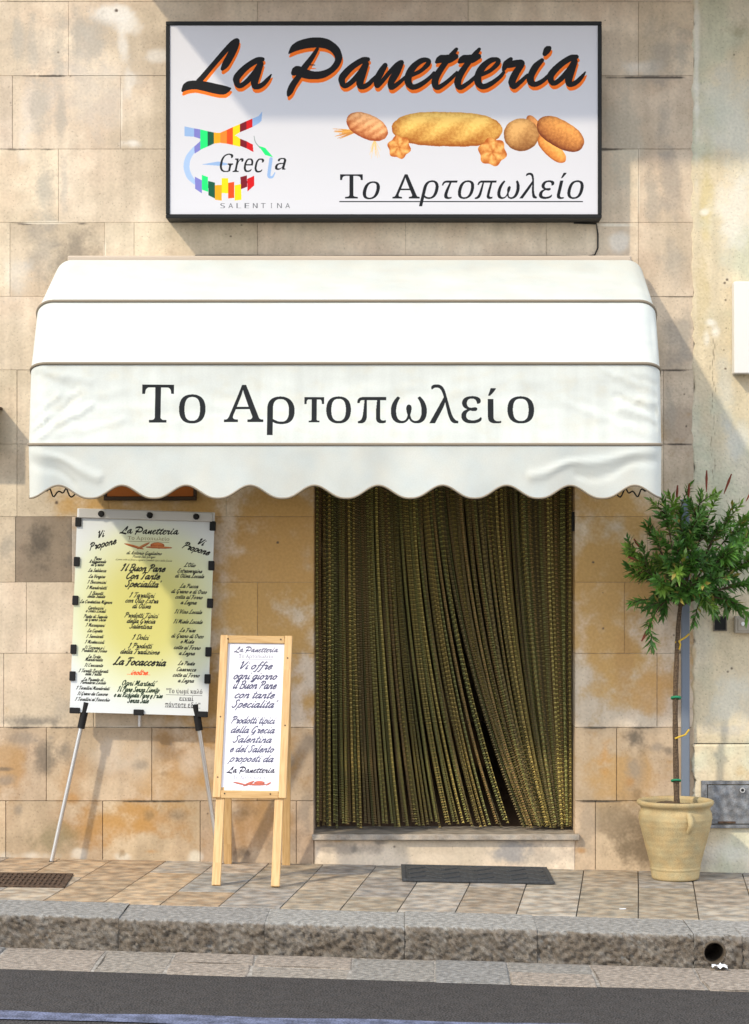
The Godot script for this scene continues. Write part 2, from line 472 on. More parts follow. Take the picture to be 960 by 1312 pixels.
func rosette(im: Image, c: Vector2, r: float, f: FastNoiseLite) -> void:
	for y in range(int(c.y - r) - 1, int(c.y + r) + 2):
		for x in range(int(c.x - r) - 1, int(c.x + r) + 2):
			var p := Vector2(x, y) - c
			var a := p.angle()
			var d := p.length() / (r * (0.92 + 0.08 * sin(a * 6.0)))
			if d > 1.0: continue
			var k := clampf(0.35 + 0.33 * sin(a * 6.0 + d * 1.5) * d + 0.5 * pow(d, 5.0) + 0.5 * pow(1.0 - d, 4.0) + f.get_noise_2d(x * 3.0, y * 3.0) * 0.3, 0, 1)
			im.set_pixel(x, y, Color(0.96, 0.76, 0.45).lerp(Color(0.68, 0.34, 0.10), k))

# ---------------------------------------------------------------- weathered wall colours
# palette: colours in linear light; staining and painted light and shade: [x, y, half width, half height, colour, strength] in drawing units, with ragged outlines
func weathered(w: int, h: int, x0: float, top: float, per: float, sd: int, base: Array, stains_and_light: Array) -> Array:
	var patch := field(w, h, noise(0.011, sd, 5))
	var hue := field(w, h, noise(0.006, sd + 1, 4))
	var grain := field(w, h, noise(0.21, sd + 2, 3))
	var edge := field(w, h, noise(0.035, sd + 3, 4))
	var run := noise(0.05, sd + 4, 3)
	var runs := PackedFloat32Array(); runs.resize(w)
	var speck := field(w, h, noise(0.33, sd + 5, 2))
	var col := PackedFloat32Array(); col.resize(w * h * 3)
	for y in h:
		for x in w:
			var i := y * w + x
			var p := smoothstep(0.3, 0.7, patch[i] / 255.0)
			var q := smoothstep(0.35, 0.7, hue[i] / 255.0)
			var s := run.get_noise_2d(x * 1.2, y * 0.10) * 0.10
			var g := 1.0 + (grain[i] / 255.0 - 0.5) * 0.20 + s + (edge[i] / 255.0 - 0.5) * 0.16
			if speck[i] < 44: g *= 0.72
			var a: Vector3 = base[0].lerp(base[1], p).lerp(base[2], q * 0.8) * g
			col[i * 3] = a.x; col[i * 3 + 1] = a.y; col[i * 3 + 2] = a.z
	for st in stains_and_light:
		var cx: float = (ex(st[0]) - x0) * per
		var cy: float = (top - ey(st[1])) * per
		var rx: float = st[2] / 250.0 * per
		var ry: float = st[3] / 250.0 * per
		var c: Vector3 = st[4]
		for y in range(maxi(0, int(cy - ry * 1.5)), mini(h, int(cy + ry * 1.5))):
			for x in range(maxi(0, int(cx - rx * 1.5)), mini(w, int(cx + rx * 1.5))):
				var i := y * w + x
				var d := sqrt(pow((x - cx) / rx, 2.0) + pow((y - cy) / ry, 2.0))
				d += (edge[i] / 255.0 - 0.5) * 0.75 + (grain[i] / 255.0 - 0.5) * 0.25 + (patch[i] / 255.0 - 0.5) * 1.1
				var k: float = smoothstep(1.15, 0.2, d) * st[5]
				if k <= 0.0: continue
				var g := 0.9 + grain[i] / 255.0 * 0.2
				col[i * 3] = lerpf(col[i * 3], c.x * g, k); col[i * 3 + 1] = lerpf(col[i * 3 + 1], c.y * g, k); col[i * 3 + 2] = lerpf(col[i * 3 + 2], c.z * g, k)
	var out := PackedByteArray(); out.resize(w * h * 3)
	for i in w * h * 3: out[i] = int(clampf(pow(maxf(col[i], 0.0), 0.4545), 0, 1) * 255)
	var hgt := PackedByteArray(); hgt.resize(w * h)
	for i in w * h: hgt[i] = int(clampf(grain[i] / 255.0 * 0.5 + edge[i] / 255.0 * 0.5 - (0.5 if speck[i] < 44 else 0.0), 0, 1) * 255)
	return [tex(Image.create_from_data(w, h, false, Image.FORMAT_RGB8, out)), tex(Image.create_from_data(w, h, false, Image.FORMAT_L8, hgt))]

# ================================================================ the scene
func _ready() -> void:
	rng.seed = 7
	# camera: across the street, level, the lens shifted a little up and to the left
	var cam := Camera3D.new()
	cam.name = "camera"
	cam.projection = Camera3D.PROJECTION_FRUSTUM
	cam.near = 0.1; cam.far = 300.0
	cam.size = 1312.0 * cam.near / 3000.0
	cam.frustum_offset = Vector2(-40.0, 42.0) * cam.near / 3000.0
	cam.position = Vector3(0, 1.648, 12.0)
	add_child(cam)
	cam.current = true
	# sky, exposure, sun
	var env := Environment.new()
	env.background_mode = Environment.BG_SKY
	var sm := ProceduralSkyMaterial.new()
	sm.sky_top_color = Color(0.69, 0.73, 0.79)
	sm.sky_horizon_color = Color(0.93, 0.915, 0.885)
	sm.sky_curve = 0.14
	sm.ground_bottom_color = Color(0.3, 0.28, 0.25)
	sm.ground_horizon_color = Color(0.6, 0.6, 0.58)
	sm.sky_energy_multiplier = 1.0
	var sky := Sky.new()
	sky.sky_material = sm
	env.sky = sky
	env.background_energy_multiplier = 1.9
	env.tonemap_mode = Environment.TONE_MAPPER_LINEAR
	env.tonemap_exposure = 1.66
	env.sdfgi_enabled = true; env.ssao_enabled = true; env.ssil_enabled = true
	var we := WorldEnvironment.new()
	we.name = "air"
	we.environment = env
	add_child(we)
	var sun := DirectionalLight3D.new()
	sun.name = "sun"
	sun.light_color = Color(1.0, 0.94, 0.83)
	sun.light_energy = 0.6
	sun.light_angular_distance = 2.0
	sun.shadow_enabled = true
	add_child(sun)
	sun.look_at_from_position(SUN * 10.0, Vector3.ZERO, Vector3.UP)

	materials()
	street()
	bakery()
	neighbour()
	awning()
	shop_sign()
	curtain()
	menu_board()
	easel()
	pot_and_tree()
	small_things()

func materials() -> void:
	mat("black_plastic", lin(0.010, 0.010, 0.011), 0.6)
	mat("frame_black", lin(0.010, 0.011, 0.012), 0.6)
	mat("steel", lin(0.62, 0.62, 0.62), 0.35, 0.9)
	mat("soil", lin(0.10, 0.07, 0.045), 0.95)
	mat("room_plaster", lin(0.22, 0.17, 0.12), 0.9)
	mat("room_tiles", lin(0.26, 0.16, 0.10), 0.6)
	mat("pipe_grey", lin(0.14, 0.17, 0.22), 0.5)
	mat("orange_board", lin(0.42, 0.12, 0.02), 0.6)
	mat("brown_wood", lin(0.06, 0.035, 0.02), 0.6)
	mat("cable", lin(0.03, 0.028, 0.025), 0.6)
	mat("marble", lin(0.72, 0.70, 0.67), 0.45)
	mat("yellow_tie", lin(0.55, 0.36, 0.04), 0.6)
	mat("green_tie", lin(0.02, 0.20, 0.10), 0.6)
	mat("litter_white", lin(0.75, 0.76, 0.78), 0.5)
	tri_mat("slab_stone", Color.WHITE, mottle(512, 21, 0.012, 0.22, 0.42, 0.26, 0.08, 0.25, 0.86), 1.4, 0.15, 0.7)
	tri_mat("kerb_stone", Color.WHITE, mottle(512, 31, 0.03, 0.2, 0.40, 0.5, 0.05, 0.4), 1.8, 0.5, 0.9)
	tri_mat("joint_mortar", lin(0.46, 0.40, 0.31), mottle(256, 41, 0.03, 0.2, 0.4, 0.3), 1.5, 0.2, 0.95)
	tri_mat("mortar", lin(0.27, 0.235, 0.19), mottle(256, 41, 0.03, 0.2, 0.4, 0.3), 1.5, 0.2, 0.95)
	tri_mat("asphalt", lin(0.070, 0.063, 0.060), mottle(1024, 51, 0.012, 0.10, 0.22, 1.5, 0.03, 0.2), 0.9, 0.5, 0.85)
	tri_mat("pot_clay", lin(0.55, 0.435, 0.235), mottle(512, 61, 0.010, 0.16, 0.22, 0.16, 0.10, 0.30, 0.86), 1.5, 0.08, 0.7)
	tri_mat("rubber", lin(0.085, 0.09, 0.097), mottle(256, 71, 0.05, 0.25, 0.3, 0.3), 3.0, 0.05, 0.7)
	tri_mat("zinc", lin(0.26, 0.27, 0.29), mottle(512, 81, 0.015, 0.1, 0.5, 0.2, -0.05, 0.1), 2.0, 0.03, 0.45)
	tri_mat("rust_iron", lin(0.12, 0.075, 0.05), mottle(256, 91, 0.04, 0.2, 0.6, 0.4, 0.1, 0.2), 3.0, 0.1, 0.8)
	tri_mat("step_marble", lin(0.52, 0.45, 0.37), mottle(256, 101, 0.02, 0.2, 0.35, 0.15, 0.05), 2.0, 0.02, 0.45)
	tri_mat("bark", lin(0.16, 0.11, 0.07), mottle(256, 111, 0.05, 0.2, 0.6, 0.4, 0.05, 0.3), 6.0, 0.2, 0.9)
	var chain := mat("chain", Color.WHITE, 0.5)
	chain.vertex_color_use_as_albedo = true
	var leaf := mat("leaf", Color.WHITE, 0.45)
	leaf.vertex_color_use_as_albedo = true
	leaf.backlight_enabled = true
	leaf.backlight = lin(0.25, 0.35, 0.06)
	mat("flower_red", lin(0.20, 0.05, 0.03), 0.8)
	# pine: grain along v
	var w := 128
	var h := 512
	var im := Image.create(w, h, false, Image.FORMAT_RGB8)
	var f := noise(0.02, 121, 4)
	for y in h:
		for x in w:
			var g := f.get_noise_2d(x * 3.2, y * 0.12)
			var k := 0.5 + 0.5 * sin(x * 0.42 + g * 9.0)
			var c := Vector3(0.62, 0.41, 0.19).lerp(Vector3(0.47, 0.27, 0.10), k * 0.6 + f.get_noise_2d(x * 12.0, y * 0.8) * 0.3)
			im.set_pixel(x, y, lin(c.x, c.y, c.z))
	var pine := mat("pine", Color.WHITE, 0.45)
	pine.albedo_texture = tex(im)

# ---------------------------------------------------------------- ground, road, kerb, pavement
func strip(s: Shape, xa: float, xb: float, za: Callable, zb: Callable, drop: float) -> void:
	s.quad(Vector3(xa, ground(xa) - drop, zb.call(xa)), Vector3(xb, ground(xb) - drop, zb.call(xb)), Vector3(xb, ground(xb) - drop, za.call(xb)), Vector3(xa, ground(xa) - drop, za.call(xa)))

func street() -> void:
	var s := Shape.new()
	s.quad(Vector3(-120, ground(-120) - 0.4, 120), Vector3(120, ground(120) - 0.4, 120), Vector3(120, ground(120) - 0.4, -120), Vector3(-120, ground(-120) - 0.4, -120))
	structure(put("ground", s, M.mortar))
	s = Shape.new()
	strip(s, -30, 30, func(x): return kerb_z(x) + 0.515, func(_x): return 16.0, 0.139)
	structure(put("road", s, M.asphalt))
	s = Shape.new()
	for k in 40:      # worn blue parking line
		var xa := -5.0 + k * 0.16
		var xb := xa + 0.1601
		strip(s, xa, xb, func(x): return 3.24 + 0.012 * x + 0.010 * sin(x * 9.0) + 0.006 * sin(x * 31.0), func(x): return 3.39 + 0.012 * x + 0.010 * sin(x * 7.0 + 1.0) + 0.006 * sin(x * 27.0), 0.135)
	var blue := tri_mat("blue_paint", lin(0.17, 0.19, 0.29), mottle(512, 131, 0.02, 0.2, 0.5, 0.6, 0.0, 0.5), 0.9, 0.4, 0.8)
	structure(put("road_marking", s, blue))
	# pavement: long slabs laid askew to the wall, on a bed of mortar
	s = Shape.new()
	strip(s, -30, 30, func(_x): return -0.3, func(x): return kerb_z(x) - 0.41, 0.010)
	var pave := put("pavement", s, M.mortar)
	structure(pave)
	var tones := [Color(0.60, 0.50, 0.40), Color(0.62, 0.54, 0.44), Color(0.54, 0.48, 0.42), Color(0.60, 0.50, 0.38), Color(0.64, 0.47, 0.31), Color(0.52, 0.48, 0.43), Color(0.62, 0.51, 0.39), Color(0.58, 0.51, 0.43)]
	var u := -3.4
	var column := 0
	while u < 3.4:
		var wide := 0.27 + rng.randf_range(-0.012, 0.012)
		var depth := [0.0]
		var z := rng.randf_range(0.25, 0.75)
		while z < 1.15:
			depth.append(z)
			z += rng.randf_range(0.5, 0.8)
		depth.append(1.6)
		for k in depth.size() - 1:
			var p := PackedVector3Array()
			var lift := rng.randf_range(-0.001, 0.0015)
			var gap := 0.0022
			for q in [[0, 1], [1, 1], [1, 0], [0, 0]]:
				var uu: float = u + (gap if q[0] == 0 else wide - gap)
				var zz: float = depth[k + q[1]] + (gap if q[1] == 0 else -gap)
				var x := uu - 0.10 * zz
				if q[1] == 1 and k == depth.size() - 2: zz = kerb_z(uu - 0.155) - 0.41 - gap * 2.0; x = uu - 0.10 * zz
				if q[1] == 0 and k == 0: zz = -0.02
				p.append(Vector3(x, ground(x) + lift, zz))
			var sl := Shape.new()
			var c: Color = tones[rng.randi() % tones.size()]
			sl.tint = c * rng.randf_range(0.66, 0.86)
			sl.slab(p, 0.03, 0.0025)
			put("paving_slab", sl, M.slab_stone, pave)
		u += wide
		column += 1
	# kerb: rough hewn stones
	var kerb := Node3D.new()
	kerb.name = "kerb"
	add_child(kerb)
	structure(kerb)
	var rough := noise(34.0, 141, 5)
	var big := noise(3.0, 142, 3)
	var cuts := [-3.6, -2.95, -2.37, -1.80, -1.245, -0.61, -0.005, 0.565, 1.235, 1.44, 2.05, 2.7, 3.3]
	for k in cuts.size() - 1:
		var xa: float = cuts[k] + 0.0008
		var xb: float = cuts[k + 1] - 0.0008
		var drain := k == 8
		var nx := maxi(6, int((xb - xa) / 0.010))
		var prof := []      # distance back from the face, height
		for q in 9: prof.append(Vector2(0.41 - q * 0.046, 0.0))
		prof.append(Vector2(0.018, -0.002)); prof.append(Vector2(0.006, -0.008))
		for q in range(1, 17): prof.append(Vector2(0.0, -0.008 - q * 0.0100))
		var lift := rng.randf_range(-0.004, 0.003)
		var out := rng.randf_range(-0.008, 0.006)
		var pts := []
		for i in prof.size():
			var row := []
			for j in nx + 1:
				var x := lerpf(xa, xb, float(j) / nx)
				var pr: Vector2 = prof[i]
				var d := rough.get_noise_3d(x, pr.y * 2.4, k * 3.0) * 0.026 + big.get_noise_3d(x, pr.y, k * 2.0) * 0.016
				var endr := 0.003 * (exp(-(x - xa) / 0.010) + exp(-(xb - x) / 0.010))
				var y := ground(x) + pr.y + lift
				var zz := kerb_z(x) - pr.x + out
				if i > 8:
					zz += d - endr
					if i <= 10: y += rough.get_noise_2d(x * 1.5, k) * 0.010 - endr * 0.4
				else:
					y += rough.get_noise_3d(x * 0.8, 5.0, pr.x) * 0.003 - endr * 0.25
				row.append(Vector3(x, y, zz))
			pts.append(row)
		var ks := Shape.new()
		ks.tint = Color(0.42, 0.40, 0.37) * rng.randf_range(0.88, 1.1)
		if drain:
			var kept := Shape.new()
			kept.grid(pts)
			var hole := Vector2(1.32, -0.098)
			for q in range(0, kept.v.size(), 3):
				var m := (kept.v[q] + kept.v[q + 1] + kept.v[q + 2]) / 3.0
				if m.z > kerb_z(m.x) - 0.05 and m.y < -0.045 and Vector2(m.x, m.y).distance_to(hole) < 0.046: continue
				for e in 3:
					ks.v.append(kept.v[q + e]); ks.n.append(kept.n[q + e]); ks.t.append(Vector2.ZERO); ks.c.append(ks.tint)
		else:
			ks.grid(pts)
		for e in [0, nx]:      # end faces
			for i in range(9, prof.size() - 1):
				var a: Vector3 = pts[i][e]
				var b: Vector3 = pts[i + 1][e]
				var back := Vector3(0, 0, -0.2)
				if e == 0: ks.quad(a, a + back, b + back, b)
				else: ks.quad(b, b + back, a + back, a)
		for q in ks.v.size():      # brown grime caught in the hewn face, in blotches
			var pv := ks.v[q]
			if pv.z > kerb_z(pv.x) - 0.02 and ks.n[q].z > 0.3:
				var gr := smoothstep(-0.35, 0.25, big.get_noise_3d(pv.x * 2.2, pv.y * 3.0, 40.0) + rough.get_noise_3d(pv.x, pv.y, 60.0) * 0.6)
				ks.c[q] = Color(0.21, 0.175, 0.14).lerp(Color(0.30, 0.27, 0.235), (1.0 - gr) * 0.7)
		put("kerb_stone", ks, M.kerb_stone, kerb)
		if drain:
			var zf := kerb_z(1.32)
			var pipe := Shape.new()
			pipe.lathe(Vector3.ZERO, PackedVector2Array([Vector2(0.050, -0.03), Vector2(0.053, 0.0), Vector2(0.050, 0.006), Vector2(0.045, 0.006), Vector2(0.042, 0.0), Vector2(0.042, -0.24), Vector2(0.0, -0.24)]), 24)
			for q in pipe.v.size():
				pipe.v[q] = Vector3(1.32 + pipe.v[q].x, -0.098 + -pipe.v[q].z, zf + 0.002 + pipe.v[q].y)
				pipe.n[q] = Vector3(pipe.n[q].x, -pipe.n[q].z, pipe.n[q].y)
			for q in pipe.c.size(): pipe.c[q] = Color(0.5, 0.45, 0.4)
			put("drain_pipe", pipe, M.mortar, kerb)
	# gutter of flat stones between kerb and road
	s = Shape.new()
	strip(s, -30, 30, func(x): return kerb_z(x) - 0.1, func(x): return kerb_z(x) + 0.53, 0.1425)
	var gutter := put("gutter", s, tri_mat("gutter_mortar", lin(0.46, 0.42, 0.37), mottle(256, 43, 0.03, 0.2, 0.4, 0.3), 1.5, 0.2, 0.95))
	structure(gutter)
	u = -3.5
	while u < 3.4:
		var wide := rng.randf_range(0.28, 0.44)
		var cut := [0.0, 0.52]
		if rng.randf() < 0.55: cut = [0.0, rng.randf_range(0.2, 0.32), 0.52]
		for k in cut.size() - 1:
			var p := PackedVector3Array()
			var lift := rng.randf_range(-0.005, 0.005)
			for q in [[0, 1], [0.5, 1], [1, 1], [1, 0.5], [1, 0], [0.5, 0], [0, 0], [0, 0.5]]:
				var g := 0.005
				var x: float = u + wide * q[0] + (g if q[0] == 0 else -g if q[0] == 1 else 0.0) + rng.randf_range(-0.006, 0.006)
				var d: float = lerpf(cut[k], cut[k + 1], q[1]) + (g if q[1] == 0 else -g if q[1] == 1 else 0.0) + rng.randf_range(-0.006, 0.006)
				p.append(Vector3(x, ground(x) - 0.137 + lift, kerb_z(x) + 0.012 + d))
			var gs := Shape.new()
			gs.tint = [Color(0.38, 0.35, 0.31), Color(0.42, 0.37, 0.31), Color(0.35, 0.335, 0.31), Color(0.45, 0.38, 0.31)][rng.randi() % 4]
			gs.slab(p, 0.03, 0.004)
			put("gutter_stone", gs, M.kerb_stone, gutter)
		u += wide

# ---------------------------------------------------------------- the bakery's wall
const WALL := Rect2(-3.2, 5.15, 4.7, 5.45)

func bakery() -> void:
	var cream := Vector3(0.63, 0.51, 0.39)
	var pale := Vector3(0.71, 0.60, 0.47)
	var grey := Vector3(0.40, 0.365, 0.32)
	var dark := Vector3(0.20, 0.18, 0.155)
	var ochre := Vector3(0.56, 0.33, 0.13)
	var white := Vector3(0.82, 0.79, 0.74)
	var stains_and_light := [
		# bare and whitewashed patches above
		[140, 18, 26, 12, white, 0.8], [165, 32, 22, 16, white, 0.7], [158, 60, 10, 26, white, 0.6], [200, 72, 20, 9, white, 0.6], [165, 105, 8, 26, white, 0.5], [170, 182, 14, 6, white, 0.6], [30, 180, 10, 26, white, 0.4], [110, 60, 40, 45, grey, 0.5], [50, 60, 45, 40, grey, 0.35], [60, 240, 16, 60, grey, 0.5],
		[40, 140, 22, 40, white, 0.3], [100, 330, 36, 40, dark, 0.55], [55, 320, 26, 40, grey, 0.6], [20, 350, 20, 30, white, 0.4], [120, 110, 60, 60, Vector3(0.66, 0.6, 0.53), 0.5],
		[820, 85, 30, 12, white, 0.5], [850, 60, 35, 45, grey, 0.6], [860, 230, 16, 60, grey, 0.6], [800, 160, 26, 90, Vector3(0.56, 0.53, 0.44), 0.5],
		[868, 430, 24, 44, grey, 0.6], [870, 540, 24, 60, Vector3(0.42, 0.35, 0.28), 0.5], [790, 310, 14, 12, white, 0.5],  # grey-brown strip right of the awning: the awning's shade painted in
		# the dark block beside the menu board
		[50, 690, 20, 34, dark, 0.75], [95, 690, 20, 40, grey, 0.7], [8, 700, 14, 34, grey, 0.6],
		[40, 925, 60, 9, dark, 0.8], [90, 905, 30, 20, grey, 0.4],
		# ochre colour under the awning and along the foot of the wall
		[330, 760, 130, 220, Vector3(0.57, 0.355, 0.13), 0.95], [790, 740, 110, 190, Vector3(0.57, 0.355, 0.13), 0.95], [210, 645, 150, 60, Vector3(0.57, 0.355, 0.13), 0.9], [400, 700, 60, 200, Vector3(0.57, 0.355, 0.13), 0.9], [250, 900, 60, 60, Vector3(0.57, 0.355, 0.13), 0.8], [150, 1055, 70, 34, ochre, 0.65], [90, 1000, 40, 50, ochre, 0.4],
		[225, 985, 26, 40, ochre, 0.45], [330, 1060, 50, 40, ochre, 0.5], [800, 990, 40, 40, ochre, 0.5], [840, 890, 30, 40, ochre, 0.6], [205, 1050, 44, 22, ochre, 0.6], [20, 1000, 22, 40, ochre, 0.4],
		[10, 975, 26, 50, Vector3(0.60, 0.40, 0.18), 0.6], [150, 1050, 60, 30, Vector3(0.62, 0.38, 0.14), 0.7], [60, 970, 22, 34, Vector3(0.28, 0.25, 0.21), 0.9], [82, 960, 20, 30, Vector3(0.30, 0.27, 0.23), 0.85], [30, 945, 40, 12, grey, 0.7], [215, 1000, 50, 40, Vector3(0.60, 0.40, 0.18), 0.6], [330, 1000, 60, 90, Vector3(0.58, 0.40, 0.2), 0.6], [60, 1075, 40, 26, Vector3(0.36, 0.33, 0.22), 0.7], [215, 960, 22, 20, dark, 0.35], [225, 1045, 16, 10, dark, 0.5], [140, 965, 30, 26, white, 0.4],
		[180, 975, 20, 30, white, 0.35], [240, 980, 14, 18, white, 0.4], [795, 985, 50, 60, Vector3(0.60, 0.42, 0.2), 0.7], [775, 965, 12, 26, Vector3(0.62, 0.36, 0.12), 0.8], [812, 948, 22, 24, dark, 0.95], [812, 985, 14, 34, grey, 0.75], [805, 1080, 46, 50, Vector3(0.27, 0.22, 0.16), 0.9], [785, 1050, 24, 26, Vector3(0.42, 0.35, 0.26), 0.6], [800, 850, 12, 50, Vector3(0.50, 0.30, 0.12), 0.6],
		[390, 1040, 14, 30, grey, 0.7], [305, 1040, 24, 12, dark, 0.4], [360, 1080, 30, 20, grey, 0.5], [752, 1070, 14, 50, Vector3(0.5, 0.45, 0.38), 0.6], [840, 700, 12, 60, dark, 0.25],  # grey patch by the left jamb: the easel's shadow painted into the stone
		[40, 1096, 40, 9, white, 0.95], [160, 1096, 14, 8, white, 1.0], [250, 1099, 10, 8, white, 1.0], [100, 1094, 12, 8, white, 1.0],
		[700, 1095, 60, 20, Vector3(0.36, 0.31, 0.26), 0.5], [500, 1100, 120, 8, pale, 0.5], [655, 1090, 28, 16, Vector3(0.27, 0.27, 0.28), 0.7], [450, 1088, 60, 8, Vector3(0.3, 0.26, 0.22), 0.6],
	]
	# soot runs, dark and limed lengths of joint, pock marks
	for q in [[22, 50, 9, 46], [42, 60, 8, 40], [75, 52, 11, 46], [98, 45, 9, 40], [120, 62, 13, 34], [50, 142, 12, 46], [78, 150, 8, 40], [54, 240, 13, 44], [82, 235, 7, 40], [850, 150, 14, 44], [872, 70, 12, 40], [835, 250, 12, 40], [862, 330, 18, 42], [876, 430, 10, 40], [858, 520, 10, 44]]:
		stains_and_light.append([q[0], q[1], q[2], q[3], Vector3(0.46, 0.42, 0.36), 0.6])
	for q in [[30, 191, 24], [62, 191, 14], [105, 286, 10], [30, 286, 14], [820, 99, 70], [870, 99, 16], [60, 97, 30], [866, 380, 24], [866, 474, 24], [866, 569, 24], [780, 191, 20], [30, 932, 40], [80, 932, 30], [330, 932, 50], [770, 932, 30], [820, 932, 24], [230, 932, 30], [200, 1026, 60], [770, 1026, 30], [840, 1026, 20]]:
		stains_and_light.append([q[0], q[1], q[2], 1.6, Vector3(0.13, 0.11, 0.09), 1.0])
	for q in [[155, 140, 2, 40], [134, 330, 2, 30], [818, 240, 2, 40], [790, 288, 24, 2], [60, 285, 40, 2], [130, 97, 36, 2], [400, 932, 14, 2], [160, 931, 40, 2]]:
		stains_and_light.append([q[0], q[1], q[2], q[3], Vector3(0.80, 0.72, 0.60), 0.9])
	var spot := RandomNumberGenerator.new()
	spot.seed = 77
	for k in 80:
		var r := spot.randf_range(1.0, 2.3)
		stains_and_light.append([spot.randf_range(-260, 885), spot.randf_range(0, 1090), r, r * spot.randf_range(0.7, 1.4), Vector3(0.12, 0.09, 0.07), 0.95])
	for k in 40:
		stains_and_light.append([spot.randf_range(-100, 885), spot.randf_range(940, 1095), spot.randf_range(4, 14), spot.randf_range(3, 10), [dark, grey, ochre, Vector3(0.36, 0.26, 0.15)][k % 4], 0.7])
	var pair := weathered(1128, 1308, WALL.position.x, WALL.position.y, 240.0, 201, [cream, pale, Vector3(0.54, 0.45, 0.34)], stains_and_light)
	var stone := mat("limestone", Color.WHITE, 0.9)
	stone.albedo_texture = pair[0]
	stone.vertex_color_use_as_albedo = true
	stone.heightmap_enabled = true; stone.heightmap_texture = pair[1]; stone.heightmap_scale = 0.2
	var b := thing("bakery_building", "cream limestone block building front with a wide doorway under a white awning", "building")
	# mortar core behind the blocks, left, right and above the doorway
	for r in [[-3.2, ex(402) - 0.01, -0.3, 5.1], [ex(737) + 0.01, 1.478, -0.3, 5.1], [ex(402) - 0.01, ex(737) + 0.01, ey(569) + 0.01, 5.1]]:
		var c := Shape.new()
		c.box(Vector3((r[0] + r[1]) / 2, (r[2] + r[3]) / 2, -0.154), Vector3(r[1] - r[0], r[3] - r[2], 0.300))
		put("mortar_bed", c, M.joint_mortar, b)
	# courses of blocks: drawing heights of the bed joints and the known upright joints
	var bed := [-165, -85, 2, 97, 191, 285, 380, 474, 569, 662, 746, 837, 932, 1026, 1128]
	var known := [[60, 240, 470, 690], [10, 150, 350, 600, 800], [-60, 88, 330, 600, 818], [155, 380, 560, 770], [75, 240, 420, 640, 818], [13, 134, 172, 330, 520, 700, 818], [-70, 90, 240, 430, 600, 760], [22, 200, 350, 520, 690, 850], [22, 140, 290, 402, 737, 850], [20, 92, 250, 402, 737, 830], [34, 160, 330, 402, 737, 800], [5, 120, 290, 402, 737, 842], [60, 195, 330, 402, 737, 790], [8, 132, 257, 380, 402, 737, 763]]
	for r in bed.size() - 1:
		var cuts: Array = known[r].duplicate()
		var x: float = cuts[0]
		while x > -270:
			x -= rng.randf_range(120, 165)
			cuts.push_front(maxf(x, -280.0))
		cuts.append(889.0)
		for k in cuts.size() - 1:
			var xa: float = cuts[k]
			var xb: float = cuts[k + 1]
			if r >= 8 and xa >= 402 and xb <= 737: continue
			var plinth := 0.010 if r >= 12 else 0.0
			var gap := 0.0007 if r < 11 else 0.0013
			var z1 := plinth + rng.randf_range(-0.0012, 0.0022)
			var s := Shape.new()
			var t := rng.randf_range(0.90, 1.06)
			s.tint = Color(t, t * rng.randf_range(0.985, 1.01), t * rng.randf_range(0.96, 1.02))
			var mid := (xa + xb) / 2.0
			if r >= 12: s.tint = s.tint * Color(0.72, 0.66, 0.59)
			if r == 9 and xa == 20: s.tint = Color(0.44, 0.42, 0.41)
			if r == 9 and xa < 0 and xb == 20: s.tint = Color(0.80, 0.79, 0.76)
			if r == 5 and xa == 13: s.tint = Color(0.84, 0.83, 0.80)
			if mid > 800 and r >= 3 and r <= 8: s.tint = Color(0.84, 0.82, 0.80)  # right of the awning: some of its shade put into the block tint
			var x0 := ex(xa) + gap
			var x1 := ex(xb) - gap
			if absf(xb - 402.0) < 0.1: x1 = ex(402)
			if absf(xa - 737.0) < 0.1: x0 = ex(737)
			var y0 := ey(bed[r + 1]) + gap
			var y1 := ey(bed[r]) - gap
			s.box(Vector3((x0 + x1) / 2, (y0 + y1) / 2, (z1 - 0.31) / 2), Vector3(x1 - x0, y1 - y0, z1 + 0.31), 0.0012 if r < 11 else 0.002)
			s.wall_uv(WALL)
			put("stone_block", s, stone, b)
	# step: riser and marble threshold
	var s := Shape.new()
	s.box(Vector3(ex(570), 0.035, -0.14), Vector3(1.338, 0.206, 0.30), 0.006)
	s.tint = Color(0.54, 0.48, 0.42)
	s.wall_uv(WALL)
	put("step_riser", s, stone, b)
	s = Shape.new()
	s.box(Vector3(0.205, 0.1535, -0.13), Vector3(1.368, 0.031, 0.35), 0.004)
	put("threshold", s, M.step_marble, b)
	# the room behind the curtain
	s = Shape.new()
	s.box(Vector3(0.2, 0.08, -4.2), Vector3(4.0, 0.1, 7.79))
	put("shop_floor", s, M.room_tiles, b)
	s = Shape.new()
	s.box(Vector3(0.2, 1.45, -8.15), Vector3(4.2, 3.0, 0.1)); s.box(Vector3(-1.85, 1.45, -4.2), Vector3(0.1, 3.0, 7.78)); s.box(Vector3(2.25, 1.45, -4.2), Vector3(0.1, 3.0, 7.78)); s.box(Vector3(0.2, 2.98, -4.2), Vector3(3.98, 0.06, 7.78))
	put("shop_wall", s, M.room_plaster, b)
	# balcony above: its shadow falls on the sign
	s = Shape.new()
	s.tint = Color(1, 1, 1)
	s.box(Vector3(1.45, 4.78, 0.452), Vector3(5.9, 0.2, 0.894), 0.01)
	s.wall_uv(WALL)
	var bal := put("balcony_slab", s, stone, b)
	s = Shape.new()
	s.box(Vector3(1.45, 5.34, 0.82), Vector3(5.88, 0.91, 0.14), 0.01); s.box(Vector3(-1.42, 5.34, 0.38), Vector3(0.12, 0.91, 0.735), 0.01)
	s.wall_uv(WALL)
	put("parapet", s, stone, bal)

